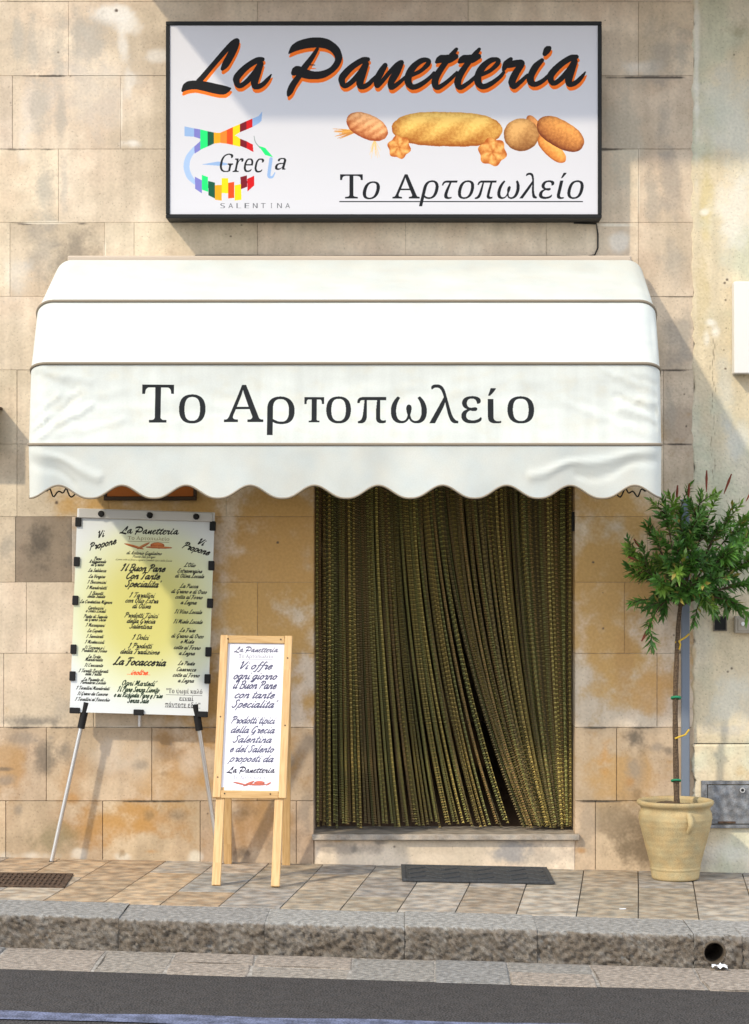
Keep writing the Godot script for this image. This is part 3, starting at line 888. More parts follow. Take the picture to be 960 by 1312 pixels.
func neighbour() -> void:
	var pl := Vector3(0.66, 0.60, 0.47)
	var green := Vector3(0.54, 0.53, 0.40)
	var tan_ := Vector3(0.62, 0.52, 0.36)
	var white := Vector3(0.82, 0.80, 0.74)
	var grey := Vector3(0.48, 0.46, 0.42)
	var stains_and_light := [[905, 250, 10, 90, Vector3(0.6, 0.5, 0.25), 0.6], [910, 412, 9, 7, white, 0.7], [916, 426, 8, 9, white, 0.6], [905, 432, 5, 12, white, 0.5], [902, 272, 7, 5, white, 0.6], [940, 290, 30, 60, white, 0.5], [900, 380, 10, 60, Vector3(0.55, 0.45, 0.25), 0.5], [930, 140, 40, 70, Vector3(0.62, 0.62, 0.54), 0.6],  # white patches here paint sunlit spots into the plaster colour
		[930, 500, 14, 60, Vector3(0.56, 0.57, 0.52), 0.5], [905, 520, 12, 60, tan_, 0.6], [945, 40, 30, 12, Vector3(0.35, 0.31, 0.2), 0.6], [884, 860, 6, 120, Vector3(0.62, 0.44, 0.22), 0.6], [930, 900, 30, 40, Vector3(0.66, 0.66, 0.58), 0.5],
		[925, 935, 40, 12, grey, 0.5], [930, 1000, 60, 20, Vector3(0.58, 0.46, 0.3), 0.4], [950, 990, 20, 14, Vector3(0.55, 0.38, 0.18), 0.5], [930, 1090, 40, 20, white, 0.4], [905, 1105, 20, 12, grey, 0.5], [892, 60, 5, 200, white, 0.5], [945, 560, 20, 30, Vector3(0.6, 0.62, 0.58), 0.5]]
	for k in 26:      # a hairline crack and scattered chips
		stains_and_light.append([913.0 + 2.0 * sin(k * 0.9) + 1.5 * sin(k * 2.3), 436.0 + k * 7.0, 1.0, 4.5, Vector3(0.22, 0.18, 0.13), 0.8])
	for q in [[928, 362], [931, 358], [929, 384], [930, 420], [927, 448], [929, 472], [918, 858], [932, 860], [937, 856], [940, 70]]:
		stains_and_light.append([q[0], q[1], 1.6, 1.6, Vector3(0.14, 0.11, 0.08), 1.0])
	var area := Rect2(1.44, 5.15, 1.9, 5.45)
	var pair := weathered(456, 1308, area.position.x, area.position.y, 240.0, 301, [pl, green, tan_], stains_and_light)
	var m := mat("old_plaster", Color.WHITE, 0.92)
	m.albedo_texture = pair[0]
	m.vertex_color_use_as_albedo = true
	m.heightmap_enabled = true; m.heightmap_texture = pair[1]; m.heightmap_scale = 0.3
	var b := thing("neighbouring_building", "patched pale plaster house wall adjoining the limestone bakery front", "building")
	var parts := [["plaster_wall", 1.482, 3.3, ey(953) + 0.003, 5.1, 0.006], ["base_course", 1.462, 3.3, -0.3, ey(953) - 0.001, 0.020]]
	for q in parts:      # gently uneven faces with a closed back
		var s := Shape.new()
		var f := noise(1.6, 311, 3)
		var rows := []
		var nx := 24
		var ny := 120
		for i in ny + 1:
			var row := []
			for j in nx + 1:
				var x: float = lerpf(q[1], q[2], float(j) / nx)
				if j == 0: x = 1.468 + f.get_noise_2d(3.0, lerpf(q[4], q[3], float(i) / ny) * 9.0) * 0.022
				if j == 1: x = 1.478 + f.get_noise_2d(3.0, lerpf(q[4], q[3], float(i) / ny) * 9.0) * 0.022
				var y: float = lerpf(q[4], q[3], float(i) / ny)
				var z: float = q[5] + f.get_noise_2d(x, y) * 0.006
				if j == 0: z = -0.002
				elif i == 0 or i == ny: z -= 0.006
				row.append(Vector3(x, y, z))
			rows.append(row)
		s.grid(rows)
		s.box(Vector3((q[1] + q[2]) / 2, (q[3] + q[4]) / 2, -0.16), Vector3(q[2] - q[1], q[4] - q[3], 0.3))
		s.wall_uv(area)
		put(q[0], s, m, b)

# ---------------------------------------------------------------- awning
const AW0 := -1.786
const AW1 := 1.212
const AWR := 0.95
const AWY := 2.15

func bow(angle: float, n_front := 260) -> Array:      # U-shaped hoop turning about its hinges on the wall
	var dir := Vector3(0, sin(angle), cos(angle))
	var hinge := Vector3(0, AWY, 0.03)
	var c := 0.085
	var out := []
	var n_arm := 10
	var n_cor := 8
	for k in n_arm: out.append(Vector3(AW0, 0, 0) + hinge + dir * lerpf(0.02, AWR - c, float(k) / n_arm))
	for k in n_cor:
		var a := PI / 2 * k / n_cor
		out.append(Vector3(AW0 + c - c * cos(a), 0, 0) + hinge + dir * (AWR - c + c * sin(a)))
	for k in n_front + 1: out.append(Vector3(lerpf(AW0 + c, AW1 - c, float(k) / n_front), 0, 0) + hinge + dir * AWR)
	for k in n_cor:
		var a := PI / 2 * (k + 1) / n_cor
		out.append(Vector3(AW1 - c + c * sin(a), 0, 0) + hinge + dir * (AWR - c + c * cos(a)))
	for k in n_arm: out.append(Vector3(AW1, 0, 0) + hinge + dir * lerpf(AWR - c, 0.02, float(k + 1) / n_arm))
	return out

func ridge(p: Vector2, a: Vector2, b: Vector2, w: float) -> float:
	var d := Geometry2D.get_closest_point_to_segment(p, a, b).distance_to(p)
	return exp(-d * d / (w * w))

func awning() -> void:
	var root := thing("awning", "white bowed fabric awning with scalloped hem and black Greek lettering over the doorway", "awning", Vector3(-0.287, AWY, 0.0))
	var at := -root.position
	var cloth_tex := mottle(1024, 401, 0.006, 0.22, 0.07, 0.04, 0.03, 0.0, 0.91)
	var make := func(called: String) -> StandardMaterial3D:
		var m := mat(called, lin(0.775, 0.81, 0.775), 0.75)
		m.backlight_enabled = true
		m.backlight = lin(0.22, 0.21, 0.17)
		return m
	var cloth: StandardMaterial3D = make.call("awning_cloth")
	cloth.albedo_texture = cloth_tex[0]
	cloth.uv1_triplanar = true; cloth.uv1_world_triplanar = true; cloth.uv1_scale = Vector3.ONE * 0.5
	# the panel with the printed name
	var w := 2000
	var h := 300
	var im := Image.create(w, h, false, Image.FORMAT_RGB8)
	var film := noise(0.006, 405, 4)      # traffic film and rain runs in the canvas
	var weave := noise(0.12, 406, 2)
	for y in h:
		for x in w:
			var run := film.get_noise_2d(x * 2.6, y * 0.25) * 0.030 + film.get_noise_2d(x * 0.7, y * 0.9 + 500.0) * 0.035
			var v := 0.905 + run + weave.get_noise_2d(x, y) * 0.014
			var tan_ := clampf(film.get_noise_2d(x * 1.5 + 900.0, y * 2.0), 0.0, 1.0) * 0.05
			im.set_pixel(x, y, Color(v, v - tan_ * 0.4, v - tan_))
	var sx := w / (AW1 - AW0)
	var ink := Color(0.13, 0.14, 0.16)
	var px := func(u: float) -> float: return ((u - 520.0) / 270.5 - AW0) * sx
	var py := func(v: float) -> float: return (v - 467.0) / 103.0 * h
	for wd in [["Το", 183, 264, 493, 543], ["Α", 288, 338, 493, 541], ["ρ", 343, 378, 508, 558], ["ᴛ", 390.5, 415.5, 509, 541.5], ["ο", 418.5, 450, 508, 543], ["π", 458, 495, 509, 543], ["ω", 501, 547, 508, 543], ["λ", 550, 587, 493, 543], ["ε", 591, 617, 508, 543], ["ί", 625, 642, 498, 543], ["ο", 650, 684, 508, 543]]:
		var x0: float = px.call(wd[1])
		var x1: float = px.call(wd[2])
		var y0: float = py.call(wd[3])
		var y1: float = py.call(wd[4])
		type(im, "Τ" if wd[0] == "ᴛ" else wd[0], "Droid Serif Bold" if wd[0] == "ᴛ" else "Droid Serif", Rect2(x0, y0, x1 - x0, y1 - y0), ink)
	var lettered: StandardMaterial3D = make.call("awning_lettered_cloth")
	lettered.albedo_texture = tex(im)
	lettered.texture_repeat = false
	var deg := [88.0, 45.0, 22.0, -1.8]
	var hoops := []
	for d in deg: hoops.append(bow(deg_to_rad(d)))
	var hinge := Vector3(0, AWY, 0.03)
	var soft := noise(2.2, 411, 3)
	var n: int = hoops[0].size()
	soft.frequency = 2.2
	for k in 3:
		var rows := []
		var uvs := []
		var steps := 28
		for i in steps + 1:
			var v := float(i) / steps
			var row := []
			var uv := []
			for j in n:
				var a: Vector3 = hoops[k][j]
				var b: Vector3 = hoops[k + 1][j]
				var p := a.lerp(b, v)
				var out := (p - Vector3(p.x, hinge.y, hinge.z)).normalized()
				var side := j < 14 or j > n - 15
				var sag := sin(v * PI)
				if not side:
					p -= out * sag * (0.012 + 0.005 * soft.get_noise_2d(p.x * 1.2, v * 1.5 + k * 5.0))
					var q := Vector2(p.x, v)
					if k == 2:      # creases pulled from the lower corners
						var f := 0.0
						var lx := p.x - AW0
						var rx := AW1 - p.x
						f += 0.011 * ridge(Vector2(lx + 0.02 * soft.get_noise_2d(p.x * 3.0, v * 3.0), v * 0.38 + 0.02 * soft.get_noise_2d(p.x * 4.0, v * 2.0 + 9.0)), Vector2(0.03, 0.36), Vector2(0.3, 0.19), 0.013)
						f += -0.009 * ridge(Vector2(lx + 0.02 * soft.get_noise_2d(p.x * 3.0, v * 3.0), v * 0.38 + 0.02 * soft.get_noise_2d(p.x * 4.0, v * 2.0 + 9.0)), Vector2(0.03, 0.33), Vector2(0.24, 0.15), 0.01)
						f += 0.008 * ridge(Vector2(lx + 0.02 * soft.get_noise_2d(p.x * 3.0, v * 3.0), v * 0.38 + 0.02 * soft.get_noise_2d(p.x * 4.0, v * 2.0 + 9.0)), Vector2(0.02, 0.3), Vector2(0.17, 0.22), 0.009)
						f += 0.006 * ridge(Vector2(lx + 0.02 * soft.get_noise_2d(p.x * 3.0, v * 3.0), v * 0.38 + 0.02 * soft.get_noise_2d(p.x * 4.0, v * 2.0 + 9.0)), Vector2(0.06, 0.35), Vector2(0.44, 0.27), 0.018)
						f += 0.007 * ridge(Vector2(lx + 0.02 * soft.get_noise_2d(p.x * 3.0, v * 3.0), v * 0.38 + 0.02 * soft.get_noise_2d(p.x * 4.0, v * 2.0 + 9.0)), Vector2(0.02, 0.26), Vector2(0.14, 0.15), 0.01)
						f += 0.006 * ridge(Vector2(lx + 0.02 * soft.get_noise_2d(p.x * 3.0, v * 3.0), v * 0.38 + 0.02 * soft.get_noise_2d(p.x * 4.0, v * 2.0 + 9.0)), Vector2(0.03, 0.02), Vector2(0.3, 0.09), 0.018)
						f += -0.005 * ridge(Vector2(lx + 0.02 * soft.get_noise_2d(p.x * 3.0, v * 3.0), v * 0.38 + 0.02 * soft.get_noise_2d(p.x * 4.0, v * 2.0 + 9.0)), Vector2(0.03, 0.05), Vector2(0.22, 0.12), 0.012)
						f += 0.012 * ridge(Vector2(rx + 0.02 * soft.get_noise_2d(p.x * 3.0, v * 3.0), v * 0.38 + 0.02 * soft.get_noise_2d(p.x * 4.0, v * 2.0 + 9.0)), Vector2(0.02, 0.27), Vector2(0.2, 0.2), 0.013)
						f += -0.01 * ridge(Vector2(rx + 0.02 * soft.get_noise_2d(p.x * 3.0, v * 3.0), v * 0.38 + 0.02 * soft.get_noise_2d(p.x * 4.0, v * 2.0 + 9.0)), Vector2(0.02, 0.23), Vector2(0.22, 0.15), 0.01)
						f += 0.009 * ridge(Vector2(rx + 0.02 * soft.get_noise_2d(p.x * 3.0, v * 3.0), v * 0.38 + 0.02 * soft.get_noise_2d(p.x * 4.0, v * 2.0 + 9.0)), Vector2(0.015, 0.19), Vector2(0.15, 0.17), 0.009)
						f += 0.008 * ridge(Vector2(rx + 0.02 * soft.get_noise_2d(p.x * 3.0, v * 3.0), v * 0.38 + 0.02 * soft.get_noise_2d(p.x * 4.0, v * 2.0 + 9.0)), Vector2(0.03, 0.12), Vector2(0.28, 0.03), 0.014)
						f += 0.006 * ridge(Vector2(rx + 0.02 * soft.get_noise_2d(p.x * 3.0, v * 3.0), v * 0.38 + 0.02 * soft.get_noise_2d(p.x * 4.0, v * 2.0 + 9.0)), Vector2(0.05, 0.34), Vector2(0.46, 0.18), 0.02)
						f += -0.006 * ridge(Vector2(rx + 0.02 * soft.get_noise_2d(p.x * 3.0, v * 3.0), v * 0.38 + 0.02 * soft.get_noise_2d(p.x * 4.0, v * 2.0 + 9.0)), Vector2(0.03, 0.3), Vector2(0.26, 0.24), 0.012)
						f += 0.006 * ridge(Vector2(rx + 0.02 * soft.get_noise_2d(p.x * 3.0, v * 3.0), v * 0.38 + 0.02 * soft.get_noise_2d(p.x * 4.0, v * 2.0 + 9.0)), Vector2(0.02, 0.07), Vector2(0.2, 0.02), 0.012)
						p += out * f * 0.75 * minf(1.0, sag * 3.0)
						p += out * 0.004 * sin(p.x * 3.2 + v * 2.0) * sag
					else:
						p += out * 0.003 * sin(q.x * 2.3 + k) * sag
				row.append(p + at)
				uv.append(Vector2((p.x - AW0) / (AW1 - AW0), v))
			rows.append(row)
			uvs.append(uv)
		var s := Shape.new()
		s.grid(rows, uvs)
		put("fabric_panel", s, lettered if k == 2 else cloth, root)
	# valance with ten scallops
	var rows := []
	var hem := PackedVector3Array()
	var low := bow(deg_to_rad(-1.8), 330)
	var steps := 14
	for i in steps + 1:
		var row := []
		for j in range(8, low.size() - 8):
			var p: Vector3 = low[j]
			var v := float(i) / steps
			var ph := (p.x - (75.0 - 520.0) / 271.5) / (82.0 / 271.5)
			var k := pow(0.5 + 0.5 * cos(ph * TAU), 1.25)
			var drop := lerpf(0.247, 0.186, k)
			if p.x < AW0 + 0.001 or p.x > AW1 - 0.001: drop = 0.235
			var lx := p.x - AW0
			var rx := AW1 - p.x
			var f := 0.010 * sin(p.x * 5.0 + 0.6) * v + 0.006 * sin(p.x * 13.0) * v * v
			f += 0.010 * ridge(Vector2(lx, v * 0.24), Vector2(0.02, 0.02), Vector2(0.34, 0.15), 0.020) - 0.006 * ridge(Vector2(lx, v * 0.24), Vector2(0.02, 0.08), Vector2(0.22, 0.19), 0.018)
			f += 0.011 * ridge(Vector2(rx, v * 0.24), Vector2(0.02, 0.015), Vector2(0.62, 0.14), 0.020) - 0.007 * ridge(Vector2(rx, v * 0.24), Vector2(0.02, 0.07), Vector2(0.40, 0.17), 0.018)
			f *= minf(1.0, v * 4.0)
			var dirf := Vector3(0, 0, 1) if p.z > AWR * 0.9 else Vector3.ZERO
			row.append(p + Vector3(0, -drop * v - 0.006, 0) + dirf * (f + 0.004 - 0.02 * v) + at)
		rows.append(row)
		if i == steps:
			for q in row: hem.append(q)
	var s := Shape.new()
	s.grid(rows)
	put("valance", s, cloth, root)
	var trim := mat("awning_trim", lin(0.24, 0.20, 0.15), 0.8)
	s = Shape.new()
	s.tube(hem, 0.0045, 6)
	put("hem_piping", s, trim, root)
	for k in 3:
		var p := PackedVector3Array()
		for q in hoops[k + 1]: p.append(q + at + (q - Vector3(q.x, AWY, 0.03)).normalized() * 0.003)
		s = Shape.new()
		s.tube(p, 0.0075, 8)
		put("hoop", s, trim, root)
	s = Shape.new()
	s.box(Vector3(-0.287, 3.107, 0.027) + at, Vector3(AW1 - AW0 - 0.12, 0.034, 0.05), 0.006)
	put("wall_rail", s, mat("rail_beige", lin(0.50, 0.42, 0.34), 0.6), root)
	for x in [AW0 + 0.02, AW1 - 0.02]:
		s = Shape.new()
		s.box(Vector3(x, AWY, 0.02) + at, Vector3(0.05, 0.16, 0.036), 0.004)
		put("hinge_plate", s, M.steel, root)
		# knotted cord ends below the corners
		var d := 1.0 if x < 0 else -1.0
		var p := PackedVector3Array()
		for k in 25:
			var a := k / 24.0
			p.append(Vector3(x + d * (0.02 + 0.16 * a), 1.905 - 0.012 * k / 24.0 + 0.013 * sin(a * 11.0) + 0.011 * sin(a * 25.0 + 1.0), 0.80 + 0.02 * cos(a * 15.0)) + at)
		s = Shape.new()
		s.tube(p, 0.004, 5)
		put("cord", s, M.cable, root)

# ---------------------------------------------------------------- sign
func shop_sign() -> void:
	var x0 := -1.2125
	var x1 := 0.991
	var y0 := 3.299
	var y1 := 4.294
	var root := thing("shop_sign", "white shop sign box in black frame with brush lettering and loaves above awning", "sign", Vector3((x0 + x1) / 2, y0, 0))
	var at := -root.position
	var s := Shape.new()
	var t := 0.020
	for r in [[x0, x1, y1 - t, y1], [x0, x1, y0, y0 + t], [x0, x0 + t, y0 + t, y1 - t], [x1 - t, x1, y0 + t, y1 - t]]:
		var f := Shape.new()
		f.box(Vector3((r[0] + r[1]) / 2, (r[2] + r[3]) / 2, 0.085) + at, Vector3(r[1] - r[0], r[3] - r[2], 0.166), 0.003)
		put("frame_rail", f, M.frame_black, root)
	var k := 3.0
	var u0 := 218.0      # drawing units of the sign's face
	var v0 := 33.0
	var w := int((766.0 - u0) * k)
	var h := int((275.5 - v0) * k)
	var im := Image.create(w, h, false, Image.FORMAT_RGB8)
	im.fill(Color(0.80, 0.80, 0.825))
	var strokes := shop_name_strokes()
	shop_name(im, strokes, Vector2(-u0, -v0) * k + Vector2(1.2, 4.6) * k, k, Color(0.95, 0.44, 0.08))
	shop_name(im, strokes, Vector2(-u0, -v0) * k, k, Color(0.03, 0.03, 0.04))
	# Greek line, underlined
	for wd in [["Τ", 436, 465, 224, 255, 0.0], ["ο", 465, 487, 233, 256, 0.22], ["Α", 503, 538, 224, 255, 0.0], ["ρτοπωλείο", 537, 748, 222, 265, 0.24]]:
		type(im, wd[0], "Droid Serif", Rect2((wd[1] - u0) * k, (wd[3] - v0) * k, (wd[2] - wd[1]) * k, (wd[4] - wd[3]) * k), Color(0.05, 0.06, 0.09), wd[5])
	im.fill_rect(Rect2i(int((435 - u0) * k), int((258.5 - v0) * k), int(312 * k), 4), Color(0.05, 0.06, 0.09))
	# logo
	var L := func(x: float, y: float) -> Vector2: return Vector2((225.0 + x / 6.0 - u0) * k, (140.0 + y / 6.0 - v0) * k)
	var pale := Color(0.55, 0.67, 0.83)
	var violet := Color(0.47, 0.47, 0.74)
	var green := Color(0.10, 0.86, 0.45)
	var deep := Color(0.02, 0.32, 0.22)
	var orange := Color(0.98, 0.62, 0.08)
	var orange2 := Color(0.98, 0.50, 0.16)
	var ember := Color(0.91, 0.28, 0.05)
	var yellow := Color(1.0, 0.80, 0.05)
	var wine := Color(0.45, 0.02, 0.10)
	var red := Color(0.78, 0.02, 0.06)
	var arc := []
	for q in [[150, 305, 34], [100, 375, 44], [86, 450, 46], [108, 520, 44], [150, 568, 30]]:
		var p: Vector2 = L.call(q[0], q[1])
		arc.append(Vector3(p.x, p.y, q[2] / 6.0 * k))
	stroke(im, arc, Color(0.62, 0.72, 0.86))
	for g in [[pale, 70, 135, 143, 150, 143, 215, 70, 210], [violet, 143, 150, 192, 158, 192, 230, 143, 215], [violet, 145, 290, 195, 245, 195, 315, 148, 345], [green, 192, 158, 248, 172, 248, 290, 192, 315],
		[deep, 248, 172, 295, 182, 295, 268, 248, 290], [orange, 295, 182, 345, 185, 345, 262, 295, 268], [orange2, 345, 184, 395, 162, 395, 268, 345, 262], [ember, 395, 162, 442, 140, 442, 278, 395, 268],
		[yellow, 442, 140, 495, 118, 495, 180, 442, 214], [yellow, 442, 205, 468, 208, 498, 230, 498, 292, 442, 278], [wine, 495, 118, 545, 95, 545, 160, 495, 180], [red, 545, 95, 592, 75, 592, 140, 545, 160],
		[pale, 592, 75, 640, 55, 640, 112, 592, 140], [pale, 639, 56, 668, 20, 662, 90, 639, 114], [wine, 498, 230, 548, 250, 548, 305, 498, 285], [red, 548, 250, 595, 275, 600, 332, 548, 305],
		[violet, 150, 522, 203, 550, 203, 650, 152, 615], [green, 203, 508, 250, 525, 252, 638, 203, 622], [deep, 252, 555, 303, 568, 303, 690, 254, 665], [orange, 303, 588, 355, 585, 355, 706, 305, 700],
		[yellow, 355, 535, 405, 535, 405, 650, 357, 648], [ember, 405, 570, 452, 562, 452, 685, 407, 690], [yellow, 455, 588, 505, 580, 508, 700, 455, 706], [wine, 500, 525, 550, 512, 552, 600, 505, 618], [red, 552, 540, 605, 515, 605, 590, 555, 635],
		[pale, 200, 428, 330, 405, 400, 420, 400, 432, 330, 438], [green, 640, 285, 690, 300, 750, 372, 690, 355]]:
		var p := PackedVector2Array()
		for q in range(1, g.size(), 2): p.append(L.call(g[q], g[q + 1]))
		fill(im, p, g[0])
	var ii := []
	for q in [[735, 385, 26], [722, 480, 26], [720, 520, 24], [745, 525, 16], [765, 492, 8]]:
		var p: Vector2 = L.call(q[0], q[1])
		ii.append(Vector3(p.x, p.y, q[2] / 6.0 * k))
	stroke(im, ii, pale)
	var stem := []
	for q in [[605, 210, 3], [615, 255, 4], [650, 300, 5]]:
		var p: Vector2 = L.call(q[0], q[1])
		stem.append(Vector3(p.x, p.y, q[2] / 6.0 * k + 1.0))
	stroke(im, stem, Color(0.5, 0.55, 0.55))
	for wd in [["Grec", 342, 682, 345, 490, "Droid Serif", 0.25, Color(0.06, 0.07, 0.09)], ["a", 765, 852, 378, 470, "Droid Serif", 0.25, Color(0.06, 0.07, 0.09)]]:
		var a: Vector2 = L.call(wd[1], wd[3])
		var b: Vector2 = L.call(wd[2], wd[4])
		type(im, wd[0], wd[5], Rect2(a, b - a), wd[7], wd[6])
	var letters := "SALENTINA"
	for q in letters.length():
		var cx := 345.0 + q * 62.5
		var wd := 10.0 if letters[q] == "I" else 36.0
		var a: Vector2 = L.call(cx + (13.0 if letters[q] == "I" else 0.0), 727)
		var b: Vector2 = L.call(cx + (13.0 if letters[q] == "I" else 0.0) + wd, 765)
		type(im, letters[q], "Droid Sans", Rect2(a, b - a), Color(0.35, 0.36, 0.38))
	# the loaves, as printed
	var f := noise(0.02, 421, 4)
	var P := func(x: float, y: float) -> Vector2: return Vector2((x - u0) * k, (y - v0) * k)
	for q in 26:      # ears of wheat
		var a := rng.randf_range(2.55, 3.25)
		var r := rng.randf_range(18, 34)
		var o: Vector2 = P.call(460, 168)
		var e: Vector2 = P.call(460 - absf(cos(a)) * r, 168 + sin(a) * r * 0.7)
		stroke(im, [Vector3(o.x, o.y, 3), Vector3((o.x + e.x) / 2, (o.y + e.y) / 2, 4), Vector3(e.x, e.y, 1.5)], Color(0.88, 0.66, 0.32).lerp(Color(0.72, 0.45, 0.2), rng.randf()))
	for q in 12:
		var o: Vector2 = P.call(480, 180)
		var e: Vector2 = P.call(480 + rng.randf_range(-8, 8), 180 + rng.randf_range(10, 24))
		stroke(im, [Vector3(o.x, o.y, 3), Vector3((o.x + e.x) / 2, (o.y + e.y) / 2, 2), Vector3(e.x, e.y, 1.0)], Color(0.90, 0.74, 0.48))
	loaf(im, P.call(470.5, 162.5), Vector2(28, 15.5) * k, 0.42, Color(0.95, 0.72, 0.50), Color(0.58, 0.26, 0.10), 16.0, 2.4, f)
	loaf(im, P.call(573, 166), Vector2(71, 22) * k, 0.02, Color(0.93, 0.77, 0.42), Color(0.60, 0.32, 0.08), 11.0, 3.2, f)
	loaf(im, P.call(685, 162), Vector2(16, 7) * k, 1.0, Color(0.90, 0.62, 0.36), Color(0.60, 0.30, 0.12), 0.0, 2.2, f)
	loaf(im, P.call(668, 173), Vector2(22.5, 21) * k, 0.0, Color(0.86, 0.66, 0.40), Color(0.48, 0.28, 0.12), 4.0, 2.0, f)
	loaf(im, P.call(707, 192), Vector2(23, 9.5) * k, 0.75, Color(0.97, 0.70, 0.36), Color(0.66, 0.33, 0.10), 0.0, 2.4, f)
	loaf(im, P.call(718, 172), Vector2(33, 17) * k, 0.52, Color(0.90, 0.62, 0.32), Color(0.42, 0.18, 0.06), 0.0, 2.8, f)
	rosette(im, P.call(511.5, 189), 15.5 * k, f)
	rosette(im, P.call(631, 195), 19.0 * k, f)
	var m := mat("sign_print", Color.WHITE, 0.6)
	m.albedo_texture = tex(im)
	s = Shape.new()
	var z := 0.160
	s.quad_uv(Vector3(x0 + t, y0 + t, z) + at, Vector3(x1 - t, y0 + t, z) + at, Vector3(x1 - t, y1 - t, z) + at, Vector3(x0 + t, y1 - t, z) + at, Rect2(0, 0, 1, 1))
	put("printed_face", s, m, root)
	s = Shape.new()
	s.box(Vector3((x0 + x1) / 2, (y0 + y1) / 2, 0.082) + at, Vector3(x1 - x0 - 2 * t - 0.004, y1 - y0 - 2 * t - 0.004, 0.14))
	put("light_box", s, M.frame_black, root)

# ---------------------------------------------------------------- curtain of plaited chains
func curtain() -> void:
	var root := thing("chain_curtain", "olive and brown plaited chain strand door curtain swept to one side in doorway", "curtain", Vector3(0.2, 2.13, -0.14))
	var at := -root.position
	var s := Shape.new()
	s.box(Vector3(0.198, 2.14, -0.14) + at, Vector3(1.336, 0.03, 0.045), 0.004)
	put("curtain_rail", s, M.brown_wood, root)
	var left := ex(402)
	var full := 335.0
	var tints := [Color(0.46, 0.34, 0.10), Color(0.30, 0.30, 0.10), Color(0.34, 0.21, 0.08), Color(0.52, 0.42, 0.12), Color(0.22, 0.17, 0.07), Color(0.38, 0.36, 0.11)]
	var count := 112
	var cluster := 0.0
	var cluster_left := 0
	var lean := 0.0
	for i in count:
		var q := (i + 0.5) / count
		var top := q * full
		var foot: float
		if q < 0.485:
			var r := q / 0.485
			foot = 256.0 * pow(r, 1.18)
		else:
			var r := (q - 0.485) / 0.515
			foot = 271.0 + 61.5 * pow(r, 0.85)
		if cluster_left <= 0:
			cluster_left = rng.randi_range(3, 6)
			cluster = rng.randf_range(-3.0, 3.0) if q > 0.06 and q < 0.485 else 0.0
			lean = rng.randf_range(-0.003, 0.003)
		cluster_left -= 1
		foot += cluster * (1.0 if q < 0.5 else 0.0) + rng.randf_range(-1.5, 1.5)
		foot = clampf(foot, 4.0, full - 4.0)
		top = clampf(top + rng.randf_range(-0.7, 0.7), 3.0, full - 3.0)
		var zz := -0.14 + (0.008 if i % 2 == 0 else -0.008) + rng.randf_range(-0.003, 0.003)
		if q > 0.5: zz += rng.randf_range(-0.025, 0.03)
		var bottom := rng.randf_range(0.172, 0.205) + (0.012 if q < 0.5 and rng.randf() < 0.3 else 0.0)
		var shp := Shape.new()
		var own: Color = tints[rng.randi() % tints.size()] * rng.randf_range(0.4, 1.35)
		var other: Color = tints[rng.randi() % tints.size()] * rng.randf_range(0.25, 0.5)
		var pitch := rng.randf_range(0.0112, 0.0132)
		var links := int((2.125 - bottom) / pitch)
		var e := rng.randf_range(1.7, 2.0)
		var phase := rng.randf() * TAU
		var start := rng.randf() * pitch
		for j in links:
			var y := 2.125 - start - j * pitch
			var t := float(j) / links
			var x := left + (lerpf(top, foot, pow(t, e))) / 250.0 + 0.0015 * sin(t * 9.0 + phase)
			var slope := (foot - top) / 250.0 * e * pow(t, e - 1.0) / 1.93
			for side in [-1.0, 1.0]:
				var c := Vector3(x + side * 0.0029, y, zz + 0.002 * side * sin(j * 1.3)) + at
				var tilt: float = -side * 0.62 + slope
				var along := Vector3(-sin(tilt), cos(tilt), 0) * 0.0082
				along = Vector3(sin(tilt) * 0.0082, cos(tilt) * 0.0082, 0)
				var across := Vector3(cos(tilt), -sin(tilt), 0) * 0.0034
				var fore := Vector3(0, 0, 0.0042)
				shp.tint = own if (j + int(side)) % 2 == 0 else own.lerp(other, 0.75)
				var p := [c + along, c - along, c + across, c - across, c + fore, c - fore]
				var m := [along.normalized(), -along.normalized(), across.normalized(), -across.normalized(), Vector3.BACK, Vector3.FORWARD]
				for f in [[0, 4, 3], [0, 2, 4], [1, 3, 4], [1, 4, 2], [0, 3, 5], [0, 5, 2], [1, 5, 3], [1, 2, 5]]:
					# wind each face outwards
					var fn: Vector3 = (p[f[1]] - p[f[0]]).cross(p[f[2]] - p[f[0]])
					if fn.dot(p[f[0]] + p[f[1]] + p[f[2]] - 3.0 * c) > 0: shp.tri(p[f[0]], p[f[1]], p[f[2]], m[f[0]], m[f[1]], m[f[2]])
					else: shp.tri(p[f[0]], p[f[2]], p[f[1]], m[f[0]], m[f[2]], m[f[1]])
		put("strand", shp, M.chain, root)

